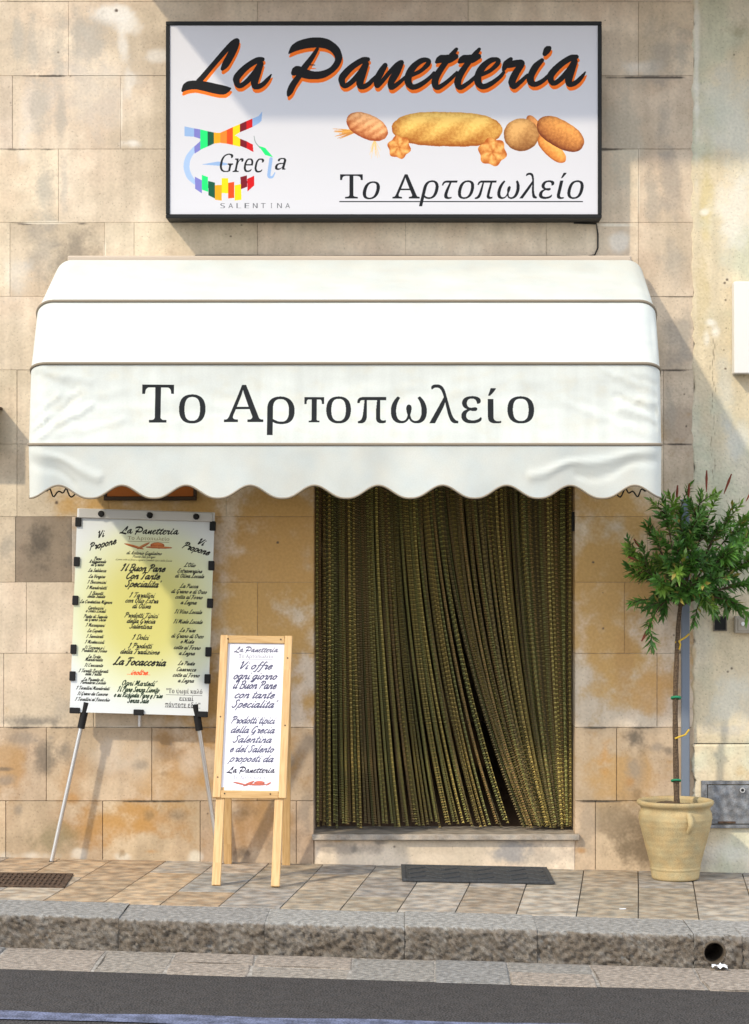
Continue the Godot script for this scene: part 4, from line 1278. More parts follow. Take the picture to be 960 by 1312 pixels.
# ---------------------------------------------------------------- boards
func menu_board() -> void:
	var root := thing("menu_board", "tall white and yellow menu board with black clips on thin metal legs by wall", "menu board", Vector3(-1.34, 0.036, 0.10))
	var W := 0.70
	var H := 1.035
	# the board's own frame: middle of its lower edge, leaning back and a little to one side
	var turn := Basis(Vector3.BACK, -0.030) * Basis(Vector3.RIGHT, -0.055)
	var foot := Vector3(-1.353, 0.790, 0.125) - root.position
	var B := func(x: float, y: float, z: float) -> Vector3: return foot + turn * Vector3(x, y, z)
	var k := 4.0
	var w := int(176 * k)
	var h := int(248 * k)
	var im := Image.create(w, h, false, Image.FORMAT_RGB8)
	# a round wash of yellow ink on white paper
	for y in h:
		for x in w:
			var d := Vector2((x / float(w) - 0.52) / 0.78, (y / float(h) - 0.47) / 0.58).length()
			var g := smoothstep(1.0, 0.12, d)
			var c := Color(0.83, 0.85, 0.86).lerp(Color(0.83, 0.85, 0.75), smoothstep(0.0, 0.3, g)).lerp(Color(0.78, 0.76, 0.46), smoothstep(0.15, 1.0, g))
			im.set_pixel(x, y, c)
	var ink := Color(0.07, 0.075, 0.07)
	var Q := func(x: float, y: float) -> Vector2: return Vector2(x, y) * k
	var strokes := shop_name_strokes()
	shop_name(im, strokes, Vector2(55, 8) * k - Vector2(233, 50) * 0.147 * k, 0.147 * k, ink, 1.15)
	type(im, "Το Αρτοπωλείο", "Droid Serif", Rect2(66 * k, 20.5 * k, 53 * k, 6 * k), Color(0.42, 0.38, 0.25))
	im.fill_rect(Rect2i(int(66 * k), int(27 * k), int(53 * k), 2), Color(0.42, 0.38, 0.25))
	var f := noise(0.03, 431, 3)
	for q in [[74, 33.5, 13, 1.5, 0.25, 0.36], [86, 32.5, 9, 1.6, -0.5, 0.8], [104, 31.5, 9, 3.8, 0.0, 0.2], [106, 34, 17, 1.5, 0.0, 0.5]]:
		loaf(im, Q.call(q[0], q[1]), Vector2(q[2], q[3]) * k, q[4], Color(0.78, 0.45, 0.24).lerp(Color(0.7, 0.6, 0.4), q[5] * 0.5), Color(0.45, 0.16, 0.08), 0.0, 2.0, f)
	script_line(im, "Vi", Q.call(31, 23.5), 8.0 * k, ink, 1.6, -0.28)
	script_line(im, "Propone", Q.call(34, 36), 8.6 * k, ink, 1.6, -0.28)
	script_line(im, "Vi", Q.call(158, 29), 8.0 * k, ink, 1.6, 0.26)
	script_line(im, "Propone", Q.call(152, 38), 8.6 * k, ink, 1.6, 0.26)
	script_line(im, "di Antonio Guglielmo", Q.call(87, 44), 4.2 * k, ink, 1.4)
	script_line(im, "Piazza San Giorgio", Q.call(87, 48), 3.0 * k, ink, 1.1)
	script_line(im, "il pane cotto al forno a legna e i prodotti tipici della Grecia", Q.call(87, 52), 2.4 * k, Color(0.3, 0.3, 0.18), 1.1)
	for q in [["Il Buon Pane", 65.4, 8.8], ["Con Tante", 75.5, 8.8], ["Specialita'", 85.8, 8.8], ["I Tarallini", 99, 6.2], ["con Olio Extra", 106, 6.2], ["di Oliva", 113, 6.2], ["Prodotti Tipici", 125, 6.2], ["della Grecia", 132, 6.2], ["Salentina", 139, 6.2],
		["I Dolci", 153, 6.3], ["I Prodotti", 164, 6.3], ["della Tradizione", 171.5, 6.3], ["La Focacceria", 186, 9.6], ["Ogni Martedi'", 212, 6.6], ["Il Pane Senza Lievito", 220, 6.6], ["e su Richiesta Pane e Frise", 227, 6.2], ["\"Senza Sale\"", 234, 6.6]]:
		script_line(im, q[0], Q.call(86, q[1]), q[2] * k, ink if q[1] < 200 else Color(0.03, 0.13, 0.07), 1.6 if q[2] > 8.0 else 1.5, 0.0, 0.95 if q[1] < 219 else 0.74)
	script_line(im, "...inoltre...", Q.call(86, 198), 6.5 * k, Color(0.86, 0.25, 0.08), 1.6)
	for q in [["L'Olio", 58], ["Extravergine", 65.5], ["di Oliva Locale", 72], ["La Pucca", 85], ["di Grano e di Orzo", 92], ["cotta al Forno", 99], ["a Legna", 106], ["Il Vino Locale", 118], ["Il Miele Locale", 130.6], ["Le Frise", 141.6], ["di Grano di Orzo", 149], ["e Miste", 156], ["cotte al Forno", 163.7], ["a Legna", 171], ["Le Paste", 184], ["Casarecce", 191.7], ["cotte al Forno", 199], ["a Legna", 206]]:
		script_line(im, q[0], Q.call(146, q[1]), 5.1 * k, ink, 1.5, 0.0, 0.95)
	for q in [["Pane", 66], ["Artigianale", 70], ["di Grano", 74], ["La Sablecca", 82], ["La Vergine", 90], ["I Bocconcini", 97.5], ["I Mandorlotti", 105], ["I Biscotti", 112.5], ["della Salute", 116.5], ["La Crostatina Mignon", 124], ["Cantuccini", 132], ["e Dolci Locali", 136], ["Pasta di Semola", 143.5], ["di Grano Duro", 147.5], ["I Marzapani", 155], ["La Cupeta", 162.5], ["I Savoiardi", 170], ["I Mostaccioli", 177.5], ["Il Torrone e i", 185], ["Prodotti al Forno", 189], ["La Torta", 197], ["Mandorlata", 201], ["Il Croccante", 208.5], ["I Taralli Zuccherati", 216], ["alla Frutta", 220], ["La Passata di", 227.5], ["Pomodoro Locale", 231.5], ["I Tarallini Mandorlati", 239], ["Il Grano da Cuocere", 246.5], ["I Tarallini al Finocchio", 254]]:
		script_line(im, q[0], Q.call(28, 52.7 + (q[1] - 66.0) * 0.96), 4.2 * k, ink, 1.6, 0.0, 0.88)
	for q in [["\"Το ψωμί καλό", 122, 168, 214, 222], ["ειναί", 139, 157, 223.5, 229], ["πάντοτε εδώ\"", 121, 166, 231, 238]]:
		type(im, q[0], "Droid Serif Bold", Rect2(q[1] * k, q[3] * k, (q[2] - q[1]) * k, (q[4] - q[3]) * k), Color(0.25, 0.25, 0.27))
		im.fill_rect(Rect2i(int(q[1] * k), int((q[4] + 0.2) * k), int((q[2] - q[1]) * k), 2), Color(0.25, 0.25, 0.27))
	var m := mat("menu_print", Color.WHITE, 0.6)
	m.albedo_texture = tex(im)
	var s := Shape.new()
	var hp := H - 0.052
	s.quad_uv(B.call(-W / 2, 0, 0.0105), B.call(W / 2, 0, 0.0105), B.call(W / 2, hp, 0.0105), B.call(-W / 2, hp, 0.0105), Rect2(0, 0, 1, 1))
	put("printed_sheet", s, m, root)
	s = Shape.new()
	s.box(B.call(0, H / 2, 0), Vector3(W, H, 0.018), 0.002, turn)
	put("board_panel", s, mat("board_white", lin(0.66, 0.67, 0.68), 0.4), root)
	s = Shape.new()
	s.box(B.call(0.0, H - 0.026, 0.015), Vector3(W - 0.02, 0.048, 0.022), 0.004, turn)
	put("clamp_bar", s, mat("bar_grey", lin(0.46, 0.45, 0.43), 0.4, 0.2), root)
	for x in [-0.225, 0.022, 0.258]:
		s = Shape.new()
		s.tube(PackedVector3Array([B.call(x, H - 0.026, 0.024), B.call(x, H - 0.026, 0.036), B.call(x, H - 0.026, 0.041)]), [0.016, 0.016, 0.010], 14)
		put("knob", s, M.black_plastic, root)
	for q in [[-1, 0.965], [-1, 0.763], [-1, 0.566], [-1, 0.318], [-1, 0.182], [1, 0.965], [1, 0.763], [1, 0.572], [1, 0.325], [1, 0.188]]:
		s = Shape.new()
		s.box(B.call(q[0] * (W / 2 - 0.008), q[1], 0.006), Vector3(0.030, 0.048, 0.034), 0.003, turn)
		put("clip", s, M.black_plastic, root)
	for x in [-W / 2 + 0.026, 0.0, W / 2 - 0.026]:
		s = Shape.new()
		s.box(B.call(x, 0.008, 0.006), Vector3(0.052, 0.030, 0.034), 0.003, turn)
		put("clip", s, M.black_plastic, root)
	for q in [[Vector3(-1.63, 0.80, 0.12), Vector3(-1.795, 0.045, 0.13)], [Vector3(-1.06, 0.79, 0.12), Vector3(-0.945, 0.025, 0.10)]]:
		var a: Vector3 = q[0] - root.position
		var b: Vector3 = q[1] - root.position
		s = Shape.new()
		s.tube(PackedVector3Array([a, b]), 0.011, 12)
		var leg := put("leg", s, M.steel, root)
		s = Shape.new()
		s.tube(PackedVector3Array([a + (b - a).normalized() * -0.05, a + (b - a).normalized() * 0.085]), 0.019, 12)
		put("clamp", s, M.black_plastic, leg)
		s = Shape.new()
		s.tube(PackedVector3Array([b, b + (b - a).normalized() * 0.022]), [0.013, 0.014], 12)
		put("rubber_foot", s, M.black_plastic, leg)
	# prop behind
	s = Shape.new()
	s.tube(PackedVector3Array([Vector3(-1.335, 1.70, 0.055) - root.position, Vector3(-1.36, 0.72, 0.035) - root.position]), 0.010, 8)
	put("back_post", s, M.steel, root)

func easel() -> void:
	var root := thing("pavement_easel", "pale pine easel board with white sheet of brush lettering standing on the pavement", "easel", Vector3(-0.76, 0.02, 0.45))
	var o := root.position
	var a := Vector3(0, 0.02, 0.84)
	# the front frame's plane: up along the lean
	var up := Vector3(0.028, 1.17, -0.39).normalized()
	var base := Vector3(-0.7525, 0.424, 0.715)      # middle of the board's lower edge
	var side := Vector3(1, -0.012, 0).normalized()
	var out := side.cross(up).normalized()
	var B := func(x: float, y: float, z: float) -> Vector3: return base + side * x + up * y + out * z - o
	var W := 0.354
	var H := 0.815
	var t := 0.038
	var k := 5.0
	var w := int(76 * k)
	var h := int(186 * k)
	var im := Image.create(w, h, false, Image.FORMAT_RGB8)
	im.fill(Color(0.86, 0.86, 0.895))
	var ink := Color(0.30, 0.30, 0.40)
	var deep := Color(0.12, 0.11, 0.20)
	var strokes := shop_name_strokes()
	shop_name(im, strokes, Vector2(8, 4) * k - Vector2(233, 50) * 0.116 * k, 0.116 * k, ink, 1.1)
	type(im, "Το Αρτοπωλείο", "Droid Serif", Rect2(15 * k, 14 * k, 46 * k, 6 * k), Color(0.34, 0.34, 0.42))
	im.fill_rect(Rect2i(int(15 * k), int(20.3 * k), int(46 * k), 2), Color(0.42, 0.42, 0.5))
	for q in [["Vi offre", 33, 9.5], ["ogni giorno", 46, 9.5], ["il Buon Pane", 58, 9.8], ["con tante", 70, 9.5], ["Specialita'", 82, 9.8], ["Prodotti tipici", 102, 8.8], ["della Grecia", 114, 8.8], ["Salentina", 126, 8.8], ["e del Salento", 138, 8.8], ["proposti da", 150, 8.8]]:
		var wd: float = script_width(q[0]) * q[2] / 9.0
		script_line(im, q[0], Vector2(37, q[1]) * k, q[2] * k, ink, 1.45, 0.0, minf(1.2, 58.0 / wd))
	shop_name(im, strokes, Vector2(6, 156) * k - Vector2(233, 50) * 0.124 * k, 0.124 * k, deep, 1.2)
	type(im, "Το Αρτοπωλείο", "Droid Serif", Rect2(15 * k, 167 * k, 44 * k, 5.5 * k), Color(0.42, 0.42, 0.5))
	var f := noise(0.03, 441, 3)
	for q in [[24, 177, 9, 1.2, 0.2], [36, 177, 8, 1.6, -0.4], [50, 176, 7, 2.6, 0.0], [46, 178, 14, 1.3, 0.0], [62, 177, 4, 1.2, -0.5]]:
		loaf(im, Vector2(q[0], q[1]) * k, Vector2(q[2], q[3]) * k, q[4], Color(0.80, 0.42, 0.34), Color(0.40, 0.25, 0.25), 0.0, 2.0, f)
	for q in [181.0, 183.2, 185.0]: script_line(im, "il pane cotto al forno della Grecia Salentina", Vector2(32, q) * k, 1.6 * k, Color(0.6, 0.6, 0.65), 0.8)
	var m := mat("easel_print", Color.WHITE, 0.6)
	m.albedo_texture = tex(im)
	var s := Shape.new()
	s.quad_uv(B.call(-W / 2 + t, t, 0.003), B.call(W / 2 - t, t, 0.003), B.call(W / 2 - t, H - t, 0.003), B.call(-W / 2 + t, H - t, 0.003), Rect2(0, 0, 1, 1))
	put("printed_sheet", s, m, root)
	s = Shape.new()
	s.box(B.call(0, H / 2, -0.006), Vector3(W - 0.02, H - 0.02, 0.008), 0.0, Basis(side, up, out))
	put("backing_panel", s, M.pine, root)
	for q in [[-W / 2 + t / 2, 0.0, -W / 2 + t / 2, H], [W / 2 - t / 2, 0.0, W / 2 - t / 2, H]]:
		s = Shape.new()
		s.beam(B.call(q[0], q[1], 0.008), B.call(q[2], q[3], 0.008), t, 0.024, 0.003)
		put("frame_stile", s, M.pine, root)
	for y in [t / 2, H - t / 2]:
		s = Shape.new()
		s.beam(B.call(-W / 2 + t, y, 0.0075), B.call(W / 2 - t, y, 0.0075), t - 0.001, 0.023, 0.003, Vector3.UP)
		put("frame_rail", s, M.pine, root)
	for p in [[-0.12, 0.02], [0.10, 0.02], [-0.14, H - 0.02], [0.12, H - 0.02], [-0.158, 0.4], [0.158, 0.36], [0.157, 0.7], [-0.157, 0.1]]:
		s = Shape.new()
		s.tube(PackedVector3Array([B.call(p[0], p[1], 0.015), B.call(p[0], p[1], 0.0212)]), 0.004, 8)
		put("screw", s, M.rust_iron, root)
	for x in [-0.143, 0.143]:
		var top: Vector3 = B.call(x, H - 0.02, -0.028)
		var foot := Vector3(-0.7615 + x * 0.985, 0.0, 0.852)
		foot.y = ground(foot.x) + 0.002
		s = Shape.new()
		s.beam(foot - o, top, 0.042, 0.024, 0.003)
		put("leg", s, M.pine, root)
		var bf := Vector3(-0.757 + x * 1.04, 0.0, 0.075)
		bf.y = ground(bf.x) + 0.002
		s = Shape.new()
		s.beam(bf - o, B.call(x * 1.04, H - 0.03, -0.056), 0.040, 0.024, 0.003)
		put("leg", s, M.pine, root)

# ---------------------------------------------------------------- potted bottlebrush
func pot_and_tree() -> void:
	var gy := ground(1.349)
	var pot := thing("terracotta_pot", "pale glazed clay flower pot with rolled rim and small loop handle on pavement", "pot", Vector3(1.349, gy, 0.285))
	var s := Shape.new()
	s.tint = Color(1, 1, 1)
	var prof: PackedVector2Array = PackedVector2Array([Vector2(0.0, 0.002), Vector2(0.112, 0.002), Vector2(0.118, 0.008), Vector2(0.121, 0.030), Vector2(0.123, 0.046), Vector2(0.1225, 0.050), Vector2(0.126, 0.054), Vector2(0.1262, 0.060), Vector2(0.1245, 0.064), Vector2(0.130, 0.09), Vector2(0.148, 0.16), Vector2(0.166, 0.23), Vector2(0.178, 0.275), Vector2(0.1835, 0.305), Vector2(0.182, 0.330), Vector2(0.174, 0.347), Vector2(0.172, 0.355), Vector2(0.178, 0.366), Vector2(0.188, 0.374), Vector2(0.193, 0.383), Vector2(0.192, 0.392), Vector2(0.184, 0.397), Vector2(0.172, 0.395), Vector2(0.162, 0.386), Vector2(0.160, 0.360), Vector2(0.155, 0.34)])
	var turned := PackedVector2Array()      # throwing rings left by the wheel
	for i in prof.size() - 1:
		var steps := maxi(1, int(prof[i].distance_to(prof[i + 1]) / 0.006))
		for k in steps:
			var q := prof[i].lerp(prof[i + 1], float(k) / steps)
			if q.y > 0.07 and q.y < 0.33 and i < 14: q.x += 0.0004 * sin(q.y * 520.0) + 0.0004 * sin(q.y * 210.0)
			turned.append(q)
	turned.append(prof[prof.size() - 1])
	s.lathe(Vector3.ZERO, turned, 64, 0.004)
	put("pot_body", s, M.pot_clay, pot)
	s = Shape.new()
	for i in 10:
		for j in 36:
			pass
	var rows := []
	for i in 9:
		var row := []
		for j in 33:
			var a := TAU * j / 32.0
			var r := 0.159 * i / 8.0
			row.append(Vector3(cos(a) * r, 0.362 + 0.010 * sin(r * 60.0 + a * 3.0) * (r / 0.16) + 0.006 * sin(a * 7.0 + r * 90.0), -sin(a) * r))
		rows.append(row)
	s.grid(rows, [], false)
	for q in s.n.size():
		if s.n[q].y < 0: s.n[q] = -s.n[q]
	put("soil", s, M.soil, pot)
	for turn in [1.30, 1.30 + PI]:
		s = Shape.new()
		var p := PackedVector3Array()
		var r := []
		for q in 13:
			var a := q / 12.0
			var y := 0.338 - 0.085 * a
			var bulge := 0.026 * sin(a * PI) + 0.178 - 0.004 * a
			p.append(Vector3(cos(turn) * bulge, y, sin(turn) * bulge)); r.append(0.017 - 0.005 * a)
		s.tube(p, r, 10)
		put("loop_handle", s, M.pot_clay, pot)
	# the tree
	var root := thing("bottlebrush_tree", "small green bottlebrush tree with red flower spikes growing in the clay pot", "tree", Vector3(1.357, gy + 0.355, 0.285))
	var o := root.position
	var line := [Vector3(1.357, gy + 0.35, 0.285), Vector3(1.352, 0.55, 0.285), Vector3(1.348, 0.85, 0.29), Vector3(1.357, 1.15, 0.30), Vector3(1.368, 1.32, 0.31), Vector3(1.39, 1.45, 0.31)]
	var p := PackedVector3Array()
	var rad := []
	for i in line.size() - 1:
		for k in 5:
			p.append((line[i] as Vector3).cubic_interpolate(line[i + 1], line[maxi(i - 1, 0)], line[mini(i + 2, line.size() - 1)], k / 5.0) - o)
			rad.append(0.0155 - 0.0055 * (i + k / 5.0) / 5.0 + 0.001 * sin(k * 2.3 + i))
	s = Shape.new()
	s.tube(p, rad, 10)
	var trunk := put("trunk", s, M.bark, root)
	for q in [[0.882, M.green_tie, 0.007], [0.468, M.green_tie, 0.006]]:
		s = Shape.new()
		var ring := PackedVector3Array()
		for k in 15:
			var a := TAU * k / 14.0
			ring.append(Vector3(1.352 + cos(a) * 0.021, q[0] + 0.006 * sin(a), 0.287 + sin(a) * 0.021) - o)
		s.tube(ring, q[2], 6)
		put("tie", s, q[1], trunk)
	for q in [[1.17, 0.01], [0.69, -0.015]]:
		s = Shape.new()
		s.tube(PackedVector3Array([Vector3(1.345, q[0] - 0.01, 0.305) - o, Vector3(1.37, q[0], 0.305) - o, Vector3(1.398, q[0] + 0.012 + q[1] * 0.3, 0.29) - o, Vector3(1.42, q[0] + 0.03, 0.26) - o]), 0.005, 6)
		put("tie", s, M.yellow_tie, trunk)
	s = Shape.new()
	s.tube(PackedVector3Array([Vector3(1.362, 1.17, 0.309) - o, Vector3(1.372, 1.15, 0.309) - o, Vector3(1.366, 1.125, 0.308) - o]), 0.004, 6)
	put("tie", s, M.yellow_tie, trunk)
	# limbs carry twigs, twigs carry whorls of narrow leaves
	rng.seed = 23
	var crotch := Vector3(1.37, 1.34, 0.31)
	var tips := []
	var wood := Shape.new()
	var leaves := Shape.new()
	var spikes := []
	# [tip x, y, z], the outline of the crown as it grew
	var limbs := [[1.15, 1.63, 0.34], [1.22, 1.77, 0.26], [1.30, 1.85, 0.36], [1.38, 1.88, 0.24], [1.47, 1.92, 0.36], [1.56, 1.93, 0.28], [1.66, 1.88, 0.38], [1.72, 1.80, 0.24], [1.77, 1.70, 0.36], [1.75, 1.58, 0.26], [1.70, 1.46, 0.40], [1.60, 1.38, 0.30], [1.50, 1.36, 0.44], [1.40, 1.42, 0.50], [1.28, 1.45, 0.42], [1.19, 1.50, 0.26], [1.14, 1.56, 0.40], [1.45, 1.62, 0.56], [1.58, 1.62, 0.52], [1.34, 1.65, 0.52], [1.55, 1.75, 0.46], [1.42, 1.76, 0.46], [1.27, 1.58, 0.16], [1.60, 1.55, 0.15], [1.45, 1.70, 0.14], [1.66, 1.68, 0.5], [1.52, 1.48, 0.52], [1.35, 1.54, 0.56], [1.83, 1.62, 0.30], [1.80, 1.84, 0.30], [1.25, 1.37, 0.36], [1.21, 1.22, 0.38], [1.70, 1.30, 0.36], [1.50, 1.84, 0.20]]
	for l in limbs:
		var tip := Vector3(l[0] - 0.005, l[1] - 0.01, l[2])
		tip += (tip - Vector3(1.46, 1.6, 0.33)) * Vector3(rng.randf_range(-0.06, 0.14), rng.randf_range(-0.10, 0.08), 0.0)
		var mid := crotch.lerp(tip, 0.5) + Vector3(rng.randf_range(-0.03, 0.03), 0.04, rng.randf_range(-0.03, 0.03))
		if tip.y < 1.4: mid = Vector3((crotch.x + tip.x) / 2, 1.45, tip.z)
		var pts := PackedVector3Array()
		var rr := []
		for k in 9:
			var t := k / 8.0
			pts.append(crotch.lerp(mid, t).lerp(mid.lerp(tip, t), t) - o)
			rr.append(0.007 - 0.0052 * t)
		wood.tube(pts, rr, 6)
		var along := (tip - mid).normalized()
		tips.append([tip, along, 1.0])
		for k in rng.randi_range(3, 6):
			var t := rng.randf_range(0.40, 0.95)
			var from := crotch.lerp(mid, t).lerp(mid.lerp(tip, t), t)
			var d := (along + Vector3(rng.randf_range(-0.9, 0.9), rng.randf_range(-0.5, 0.8), rng.randf_range(-0.8, 0.8))).normalized()
			var end := from + d * rng.randf_range(0.06, 0.15)
			wood.tube(PackedVector3Array([from - o, (from + end) / 2 + Vector3(0, 0.006, 0) - o, end - o]), [0.0028, 0.0022, 0.0015], 5)
			tips.append([end, d, 0.85])
	for q in tips:
		var tip: Vector3 = q[0]
		var d: Vector3 = q[1]
		var x := d.cross(Vector3.UP if absf(d.y) < 0.9 else Vector3.RIGHT).normalized()
		var y := d.cross(x)
		var number := int(rng.randf_range(24, 36) * q[2])
		var base := Color(0.055, 0.145, 0.028).lerp(Color(0.10, 0.23, 0.035), rng.randf())
		if rng.randf() < 0.22: base = Color(0.17, 0.29, 0.045)
		for k in number:
			var t := float(k) / number
			var a := k * 2.399 + rng.randf_range(-0.3, 0.3)
			var from: Vector3 = tip - d * (0.115 * (1.0 - t)) * float(q[2])
			var open := lerpf(1.15, 0.35, t * t) + rng.randf_range(-0.15, 0.15)
			var dir := (d * cos(open) + (x * cos(a) + y * sin(a)) * sin(open) + Vector3(0, -0.06, 0)).normalized()
			var length := rng.randf_range(0.034, 0.074) * lerpf(1.0, 0.75, t * t)
			var wide := (dir.cross(d)).normalized() * length * 0.17
			if wide.length_squared() < 1e-9: wide = x * 0.004
			var lift := wide.cross(dir).normalized() * length * 0.035
			leaves.tint = base * rng.randf_range(0.65, 1.4)
			if rng.randf() < 0.04: leaves.tint = Color(0.30, 0.24, 0.06)
			var c1 := from + dir * length * 0.45
			var e := from + dir * length - Vector3(0, length * 0.10, 0)
			var A := from - o
			var L := c1 + wide + lift - o
			var R := c1 - wide + lift - o
			var C := c1 - o
			var E := e - o
			leaves.flat(A, C, L); leaves.flat(A, R, C); leaves.flat(C, E, L); leaves.flat(C, R, E)
	put("limbs", wood, M.bark, root)
	var crown := put("crown", leaves, M.leaf, root)
	crown.set_meta("kind", "stuff")
	# spent flower spikes
	for q in [[1.495, 1.955, 0.36, 0.0, 1.0], [1.60, 1.945, 0.29, 0.35, 1.0], [1.70, 1.905, 0.38, 0.5, 0.85], [1.36, 1.90, 0.25, 0.05, 0.8], [1.415, 1.905, 0.28, 0.05, 0.85], [1.165, 1.655, 0.34, -0.6, 0.6], [1.15, 1.59, 0.39, -1.2, 0.6], [1.20, 1.24, 0.38, -2.6, 0.7]]:
		var d := Vector3(sin(q[3]), cos(q[3]), 0.1).normalized()
		var from := Vector3(q[0], q[1] - 0.02, q[2]) - o + d * 0.005
		s = Shape.new()
		var tall: float = 0.078 * q[4]
		s.tube(PackedVector3Array([from - d * 0.03, from, from + d * tall * 0.5, from + d * tall]), [0.0018, 0.005, 0.007, 0.003], 6)
		for k in 40:
			var a := k * 2.4
			var c := from + d * tall * (0.1 + 0.85 * k / 40.0)
			var x := d.cross(Vector3.BACK).normalized()
			var n := (x * cos(a) + x.cross(d) * sin(a) + d * 0.6).normalized()
			var w := d.cross(n).normalized() * 0.0022
			s.flat(c + w, c - w, c + n * 0.010)
		put("flower_spike", s, M.flower_red, root)

# ---------------------------------------------------------------- small things
func small_things() -> void:
	# rubber mat: rim, field with raised lozenges
	var c := Vector3(0.351, ground(0.351), 0.315)
	var mt := thing("doormat", "dark rubber doormat with diamond pattern lying before the step", "doormat", c)
	mt.rotation.z = -0.0208
	mt.rotation.y = 0.01
	var s := Shape.new()
	s.box(Vector3(0, 0.006, 0), Vector3(0.745, 0.008, 0.535), 0.003)
	put("mat_base", s, M.rubber, mt)
	for r in [[0, 0.257, 0.745, 0.02], [0, -0.257, 0.745, 0.02], [0.362, 0, 0.02, 0.492], [-0.362, 0, 0.02, 0.492]]:
		s = Shape.new()
		s.box(Vector3(r[0], 0.0112, r[1]), Vector3(r[2], 0.006, r[3]), 0.002)
		put("rim", s, M.rubber, mt)
	for j in 3:      # raised zigzags
		for i in 8:
			s = Shape.new()
			s.box(Vector3(-0.294 + i * 0.084, 0.0115, -0.15 + j * 0.15), Vector3(0.128, 0.007, 0.020), 0.002, Basis(Vector3.UP, 0.82 if i % 2 == 0 else -0.82))
			put("zigzag_rib", s, M.rubber, mt)
	# iron grating in the pavement
	var g := thing("drain_grating", "rusty brown iron grating set flush in the pavement", "grating", Vector3(-1.94, ground(-1.94), 0.81))
	g.rotation.z = -0.0208
	g.rotation.y = 0.05
	for r in [[0, 0.205, 0.66, 0.03], [0, -0.205, 0.66, 0.03], [0.315, 0, 0.03, 0.38], [-0.315, 0, 0.03, 0.38]]:
		s = Shape.new()
		s.box(Vector3(r[0], 0.003, r[1]), Vector3(r[2], 0.010, r[3]), 0.001)
		put("frame_bar", s, M.rust_iron, g)
	s = Shape.new()
	s.box(Vector3(0, 0.0025, 0), Vector3(0.60, 0.003, 0.38))
	put("base_plate", s, M.rust_iron, g)
	for k in 26:
		s = Shape.new()
		s.box(Vector3(-0.29 + k * 0.0232, 0.006, 0), Vector3(0.012, 0.006, 0.378), 0.001)
		put("bar", s, M.rust_iron, g)
	for k in 3:
		s = Shape.new()
		s.box(Vector3(0, 0.0068, -0.1 + k * 0.1), Vector3(0.60, 0.006, 0.012), 0.001)
		put("cross_bar", s, M.rust_iron, g)
	# grey conduit at the seam of the two houses
	s = Shape.new()
	var px := 1.428
	s.box(Vector3(px, (1.88 + ground(px)) / 2, 0.040), Vector3(0.042, 1.88 - ground(px), 0.030), 0.004)
	tag(put("wall_conduit", s, M.pipe_grey), "flat blue grey conduit running up the wall behind the potted tree", "conduit")
	# marble plaque
	s = Shape.new()
	s.box(Vector3(2.02, 2.754, 0.048), Vector3(0.70, 0.468, 0.082), 0.004)
	tag(put("wall_plaque", s, M.marble), "blank white marble plaque on the plaster wall", "plaque")
	# meter box and vent
	var mb := thing("meter_box", "small beige utility box on plaster wall beside tree crown", "utility box", Vector3(1.78, 1.20, 0.006))
	s = Shape.new()
	s.box(Vector3(0, 0.04, 0.02), Vector3(0.20, 0.088, 0.05), 0.004)
	put("box_case", s, mat("box_beige", lin(0.36, 0.32, 0.26), 0.6), mb)
	s = Shape.new()
	s.box(Vector3(0, 0.04, 0.047), Vector3(0.17, 0.062, 0.006), 0.002)
	put("cover", s, M.box_beige, mb)
	s = Shape.new()
	s.tube(PackedVector3Array([Vector3(-0.06, 0.045, 0.048), Vector3(-0.06, 0.045, 0.056)]), 0.010, 12)
	put("lock", s, M.steel, mb)
	var vt := thing("wall_vent", "small black square vent opening in plaster wall below tree crown", "vent", Vector3(1.61, 1.215, 0.008))
	s = Shape.new()
	s.box(Vector3(0, 0.03, 0.0), Vector3(0.058, 0.066, 0.012), 0.001)
	put("vent_hole", s, M.black_plastic, vt)
	for q in [[0, 0.066, 0.07, 0.006], [0, -0.006, 0.07, 0.006], [0.032, 0.03, 0.006, 0.066], [-0.032, 0.03, 0.006, 0.066]]:
		s = Shape.new()
		s.box(Vector3(q[0], q[1], 0.004), Vector3(q[2], q[3], 0.012), 0.001)
		put("vent_rim", s, M.mortar, vt)
	# utility hatch
	var h := thing("utility_hatch", "grey galvanised metal hatch with keyhole low on the plaster wall", "hatch", Vector3(1.85, 0.20, 0.018))
	for q in [[0, 0.233, 0.68, 0.018], [0, 0.009, 0.68, 0.018], [0.325, 0.121, 0.03, 0.206], [-0.325, 0.121, 0.03, 0.206]]:
		s = Shape.new()
		s.box(Vector3(q[0], q[1], 0.010), Vector3(q[2], q[3], 0.026), 0.002)
		put("hatch_frame", s, M.zinc, h)
	s = Shape.new()
	s.box(Vector3(0, 0.121, 0.009), Vector3(0.612, 0.198, 0.022), 0.002)
	put("hatch_door", s, M.zinc, h)
	s = Shape.new()
	s.tube(PackedVector3Array([Vector3(-0.13, 0.195, 0.018), Vector3(-0.13, 0.195, 0.026)]), 0.014, 12)
	var lk := put("lock_plate", s, M.steel, h)
	s = Shape.new()
	s.tube(PackedVector3Array([Vector3(-0.13, 0.195, 0.0262), Vector3(-0.13, 0.195, 0.0272)]), 0.008, 10)
	put("keyhole", s, M.black_plastic, lk)
	s = Shape.new()
	s.box(Vector3(-0.21, 0.03, 0.022), Vector3(0.09, 0.010, 0.008), 0.001)
	put("hinge_bar", s, M.rust_iron, h)
	# orange board behind the awning's hem
	var ob := thing("wall_board", "orange board in dark frame on wall half hidden behind awning hem", "board", Vector3(ex(193), 1.885, 0.0))
	s = Shape.new()
	s.box(Vector3(0, 0.16, 0.012), Vector3(0.445, 0.30, 0.016), 0.002)
	put("orange_panel", s, M.orange_board, ob)
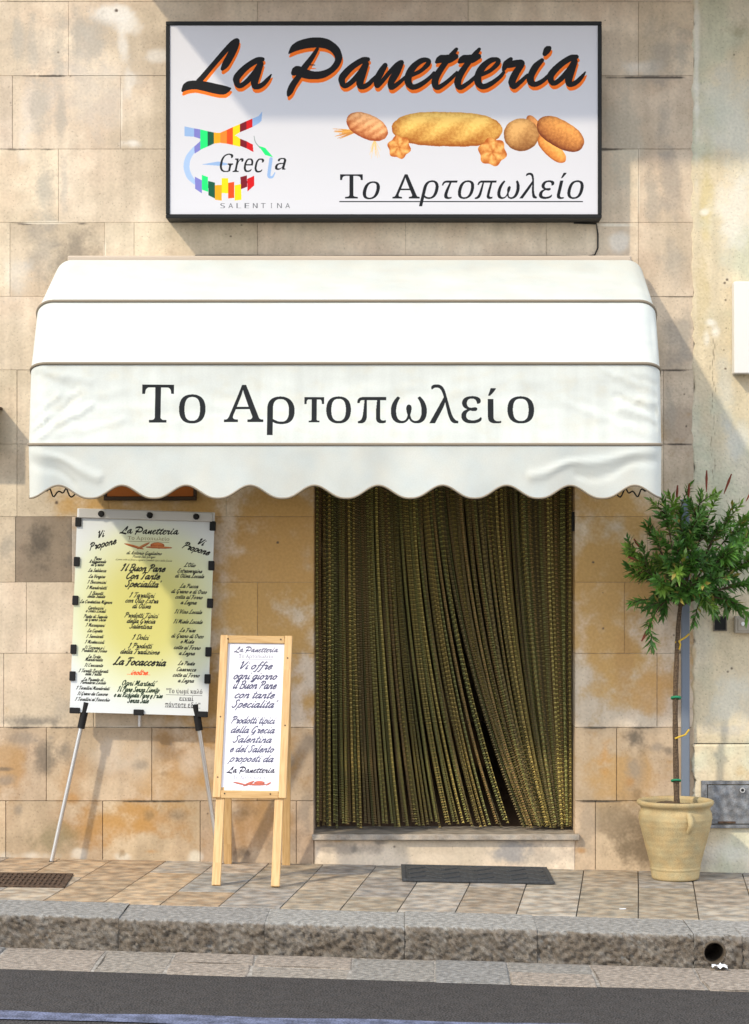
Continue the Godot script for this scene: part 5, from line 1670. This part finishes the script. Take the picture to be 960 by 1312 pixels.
	for q in [[0, 0.0, 0.475, 0.02], [0, 0.32, 0.475, 0.02], [0.23, 0.16, 0.016, 0.299], [-0.23, 0.16, 0.016, 0.299]]:
		s = Shape.new()
		s.box(Vector3(q[0], q[1], 0.013), Vector3(q[2], q[3], 0.026), 0.002)
		put("board_frame", s, M.brown_wood, ob)
	# wall box past the awning's end
	var wb := thing("wooden_wall_box", "dark brown wooden box fixed to wall beside the awning", "wall box", Vector3(-2.25, 2.12, 0.0))
	s = Shape.new()
	s.box(Vector3(0, 0.11, 0.07), Vector3(0.34, 0.22, 0.138), 0.004)
	put("box_case", s, M.brown_wood, wb)
	s = Shape.new()
	s.box(Vector3(0, 0.225, 0.078), Vector3(0.37, 0.014, 0.155), 0.003)
	put("lid", s, M.brown_wood, wb)
	# cable from the sign along the wall above the awning
	var pts := PackedVector3Array()
	for q in [[735, 286], [764, 287], [766, 300], [766, 318], [762, 327], [752, 329], [700, 328], [600, 328.6], [500, 328], [400, 328.5], [300, 327.5], [250, 328]]:
		pts.append(Vector3(ex(q[0]), ey(q[1]), 0.009))
	s = Shape.new()
	s.tube(pts, 0.0045, 6)
	tag(put("electric_cable", s, M.cable), "thin dark electric cable running from the sign along the wall", "cable")
	# black catch on the door jamb
	s = Shape.new()
	s.box(Vector3(ex(735.5), ey(668), -0.05), Vector3(0.016, 0.10, 0.05), 0.003)
	tag(put("door_catch", s, M.black_plastic), "black metal catch on the stone door jamb beside curtain", "catch")
	# scrap of paper below the drain
	var rows := []
	var f := noise(30.0, 501, 3)
	for i in 9:
		var row := []
		for j in 9:
			var x := 1.335 + (j - 4) * 0.008
			var z := kerb_z(1.33) + 0.045 + (i - 4) * 0.007
			row.append(Vector3(x + f.get_noise_2d(i * 0.1, j) * 0.004, ground(x) - 0.122 + f.get_noise_2d(x, z) * 0.020, z))
		rows.append(row)
	s = Shape.new()
	s.grid(rows)
	tag(put("paper_scrap", s, M.litter_white), "crumpled white paper scrap in gutter below the drain pipe", "litter")
	s = Shape.new()
	s.box(Vector3(0.99, ground(0.99) + 0.004, 1.32), Vector3(0.03, 0.003, 0.014), 0.001, Basis(Vector3.UP, 0.3))
	tag(put("paper_scrap", s, M.litter_white), "tiny white paper scrap lying on the pavement slabs", "litter")
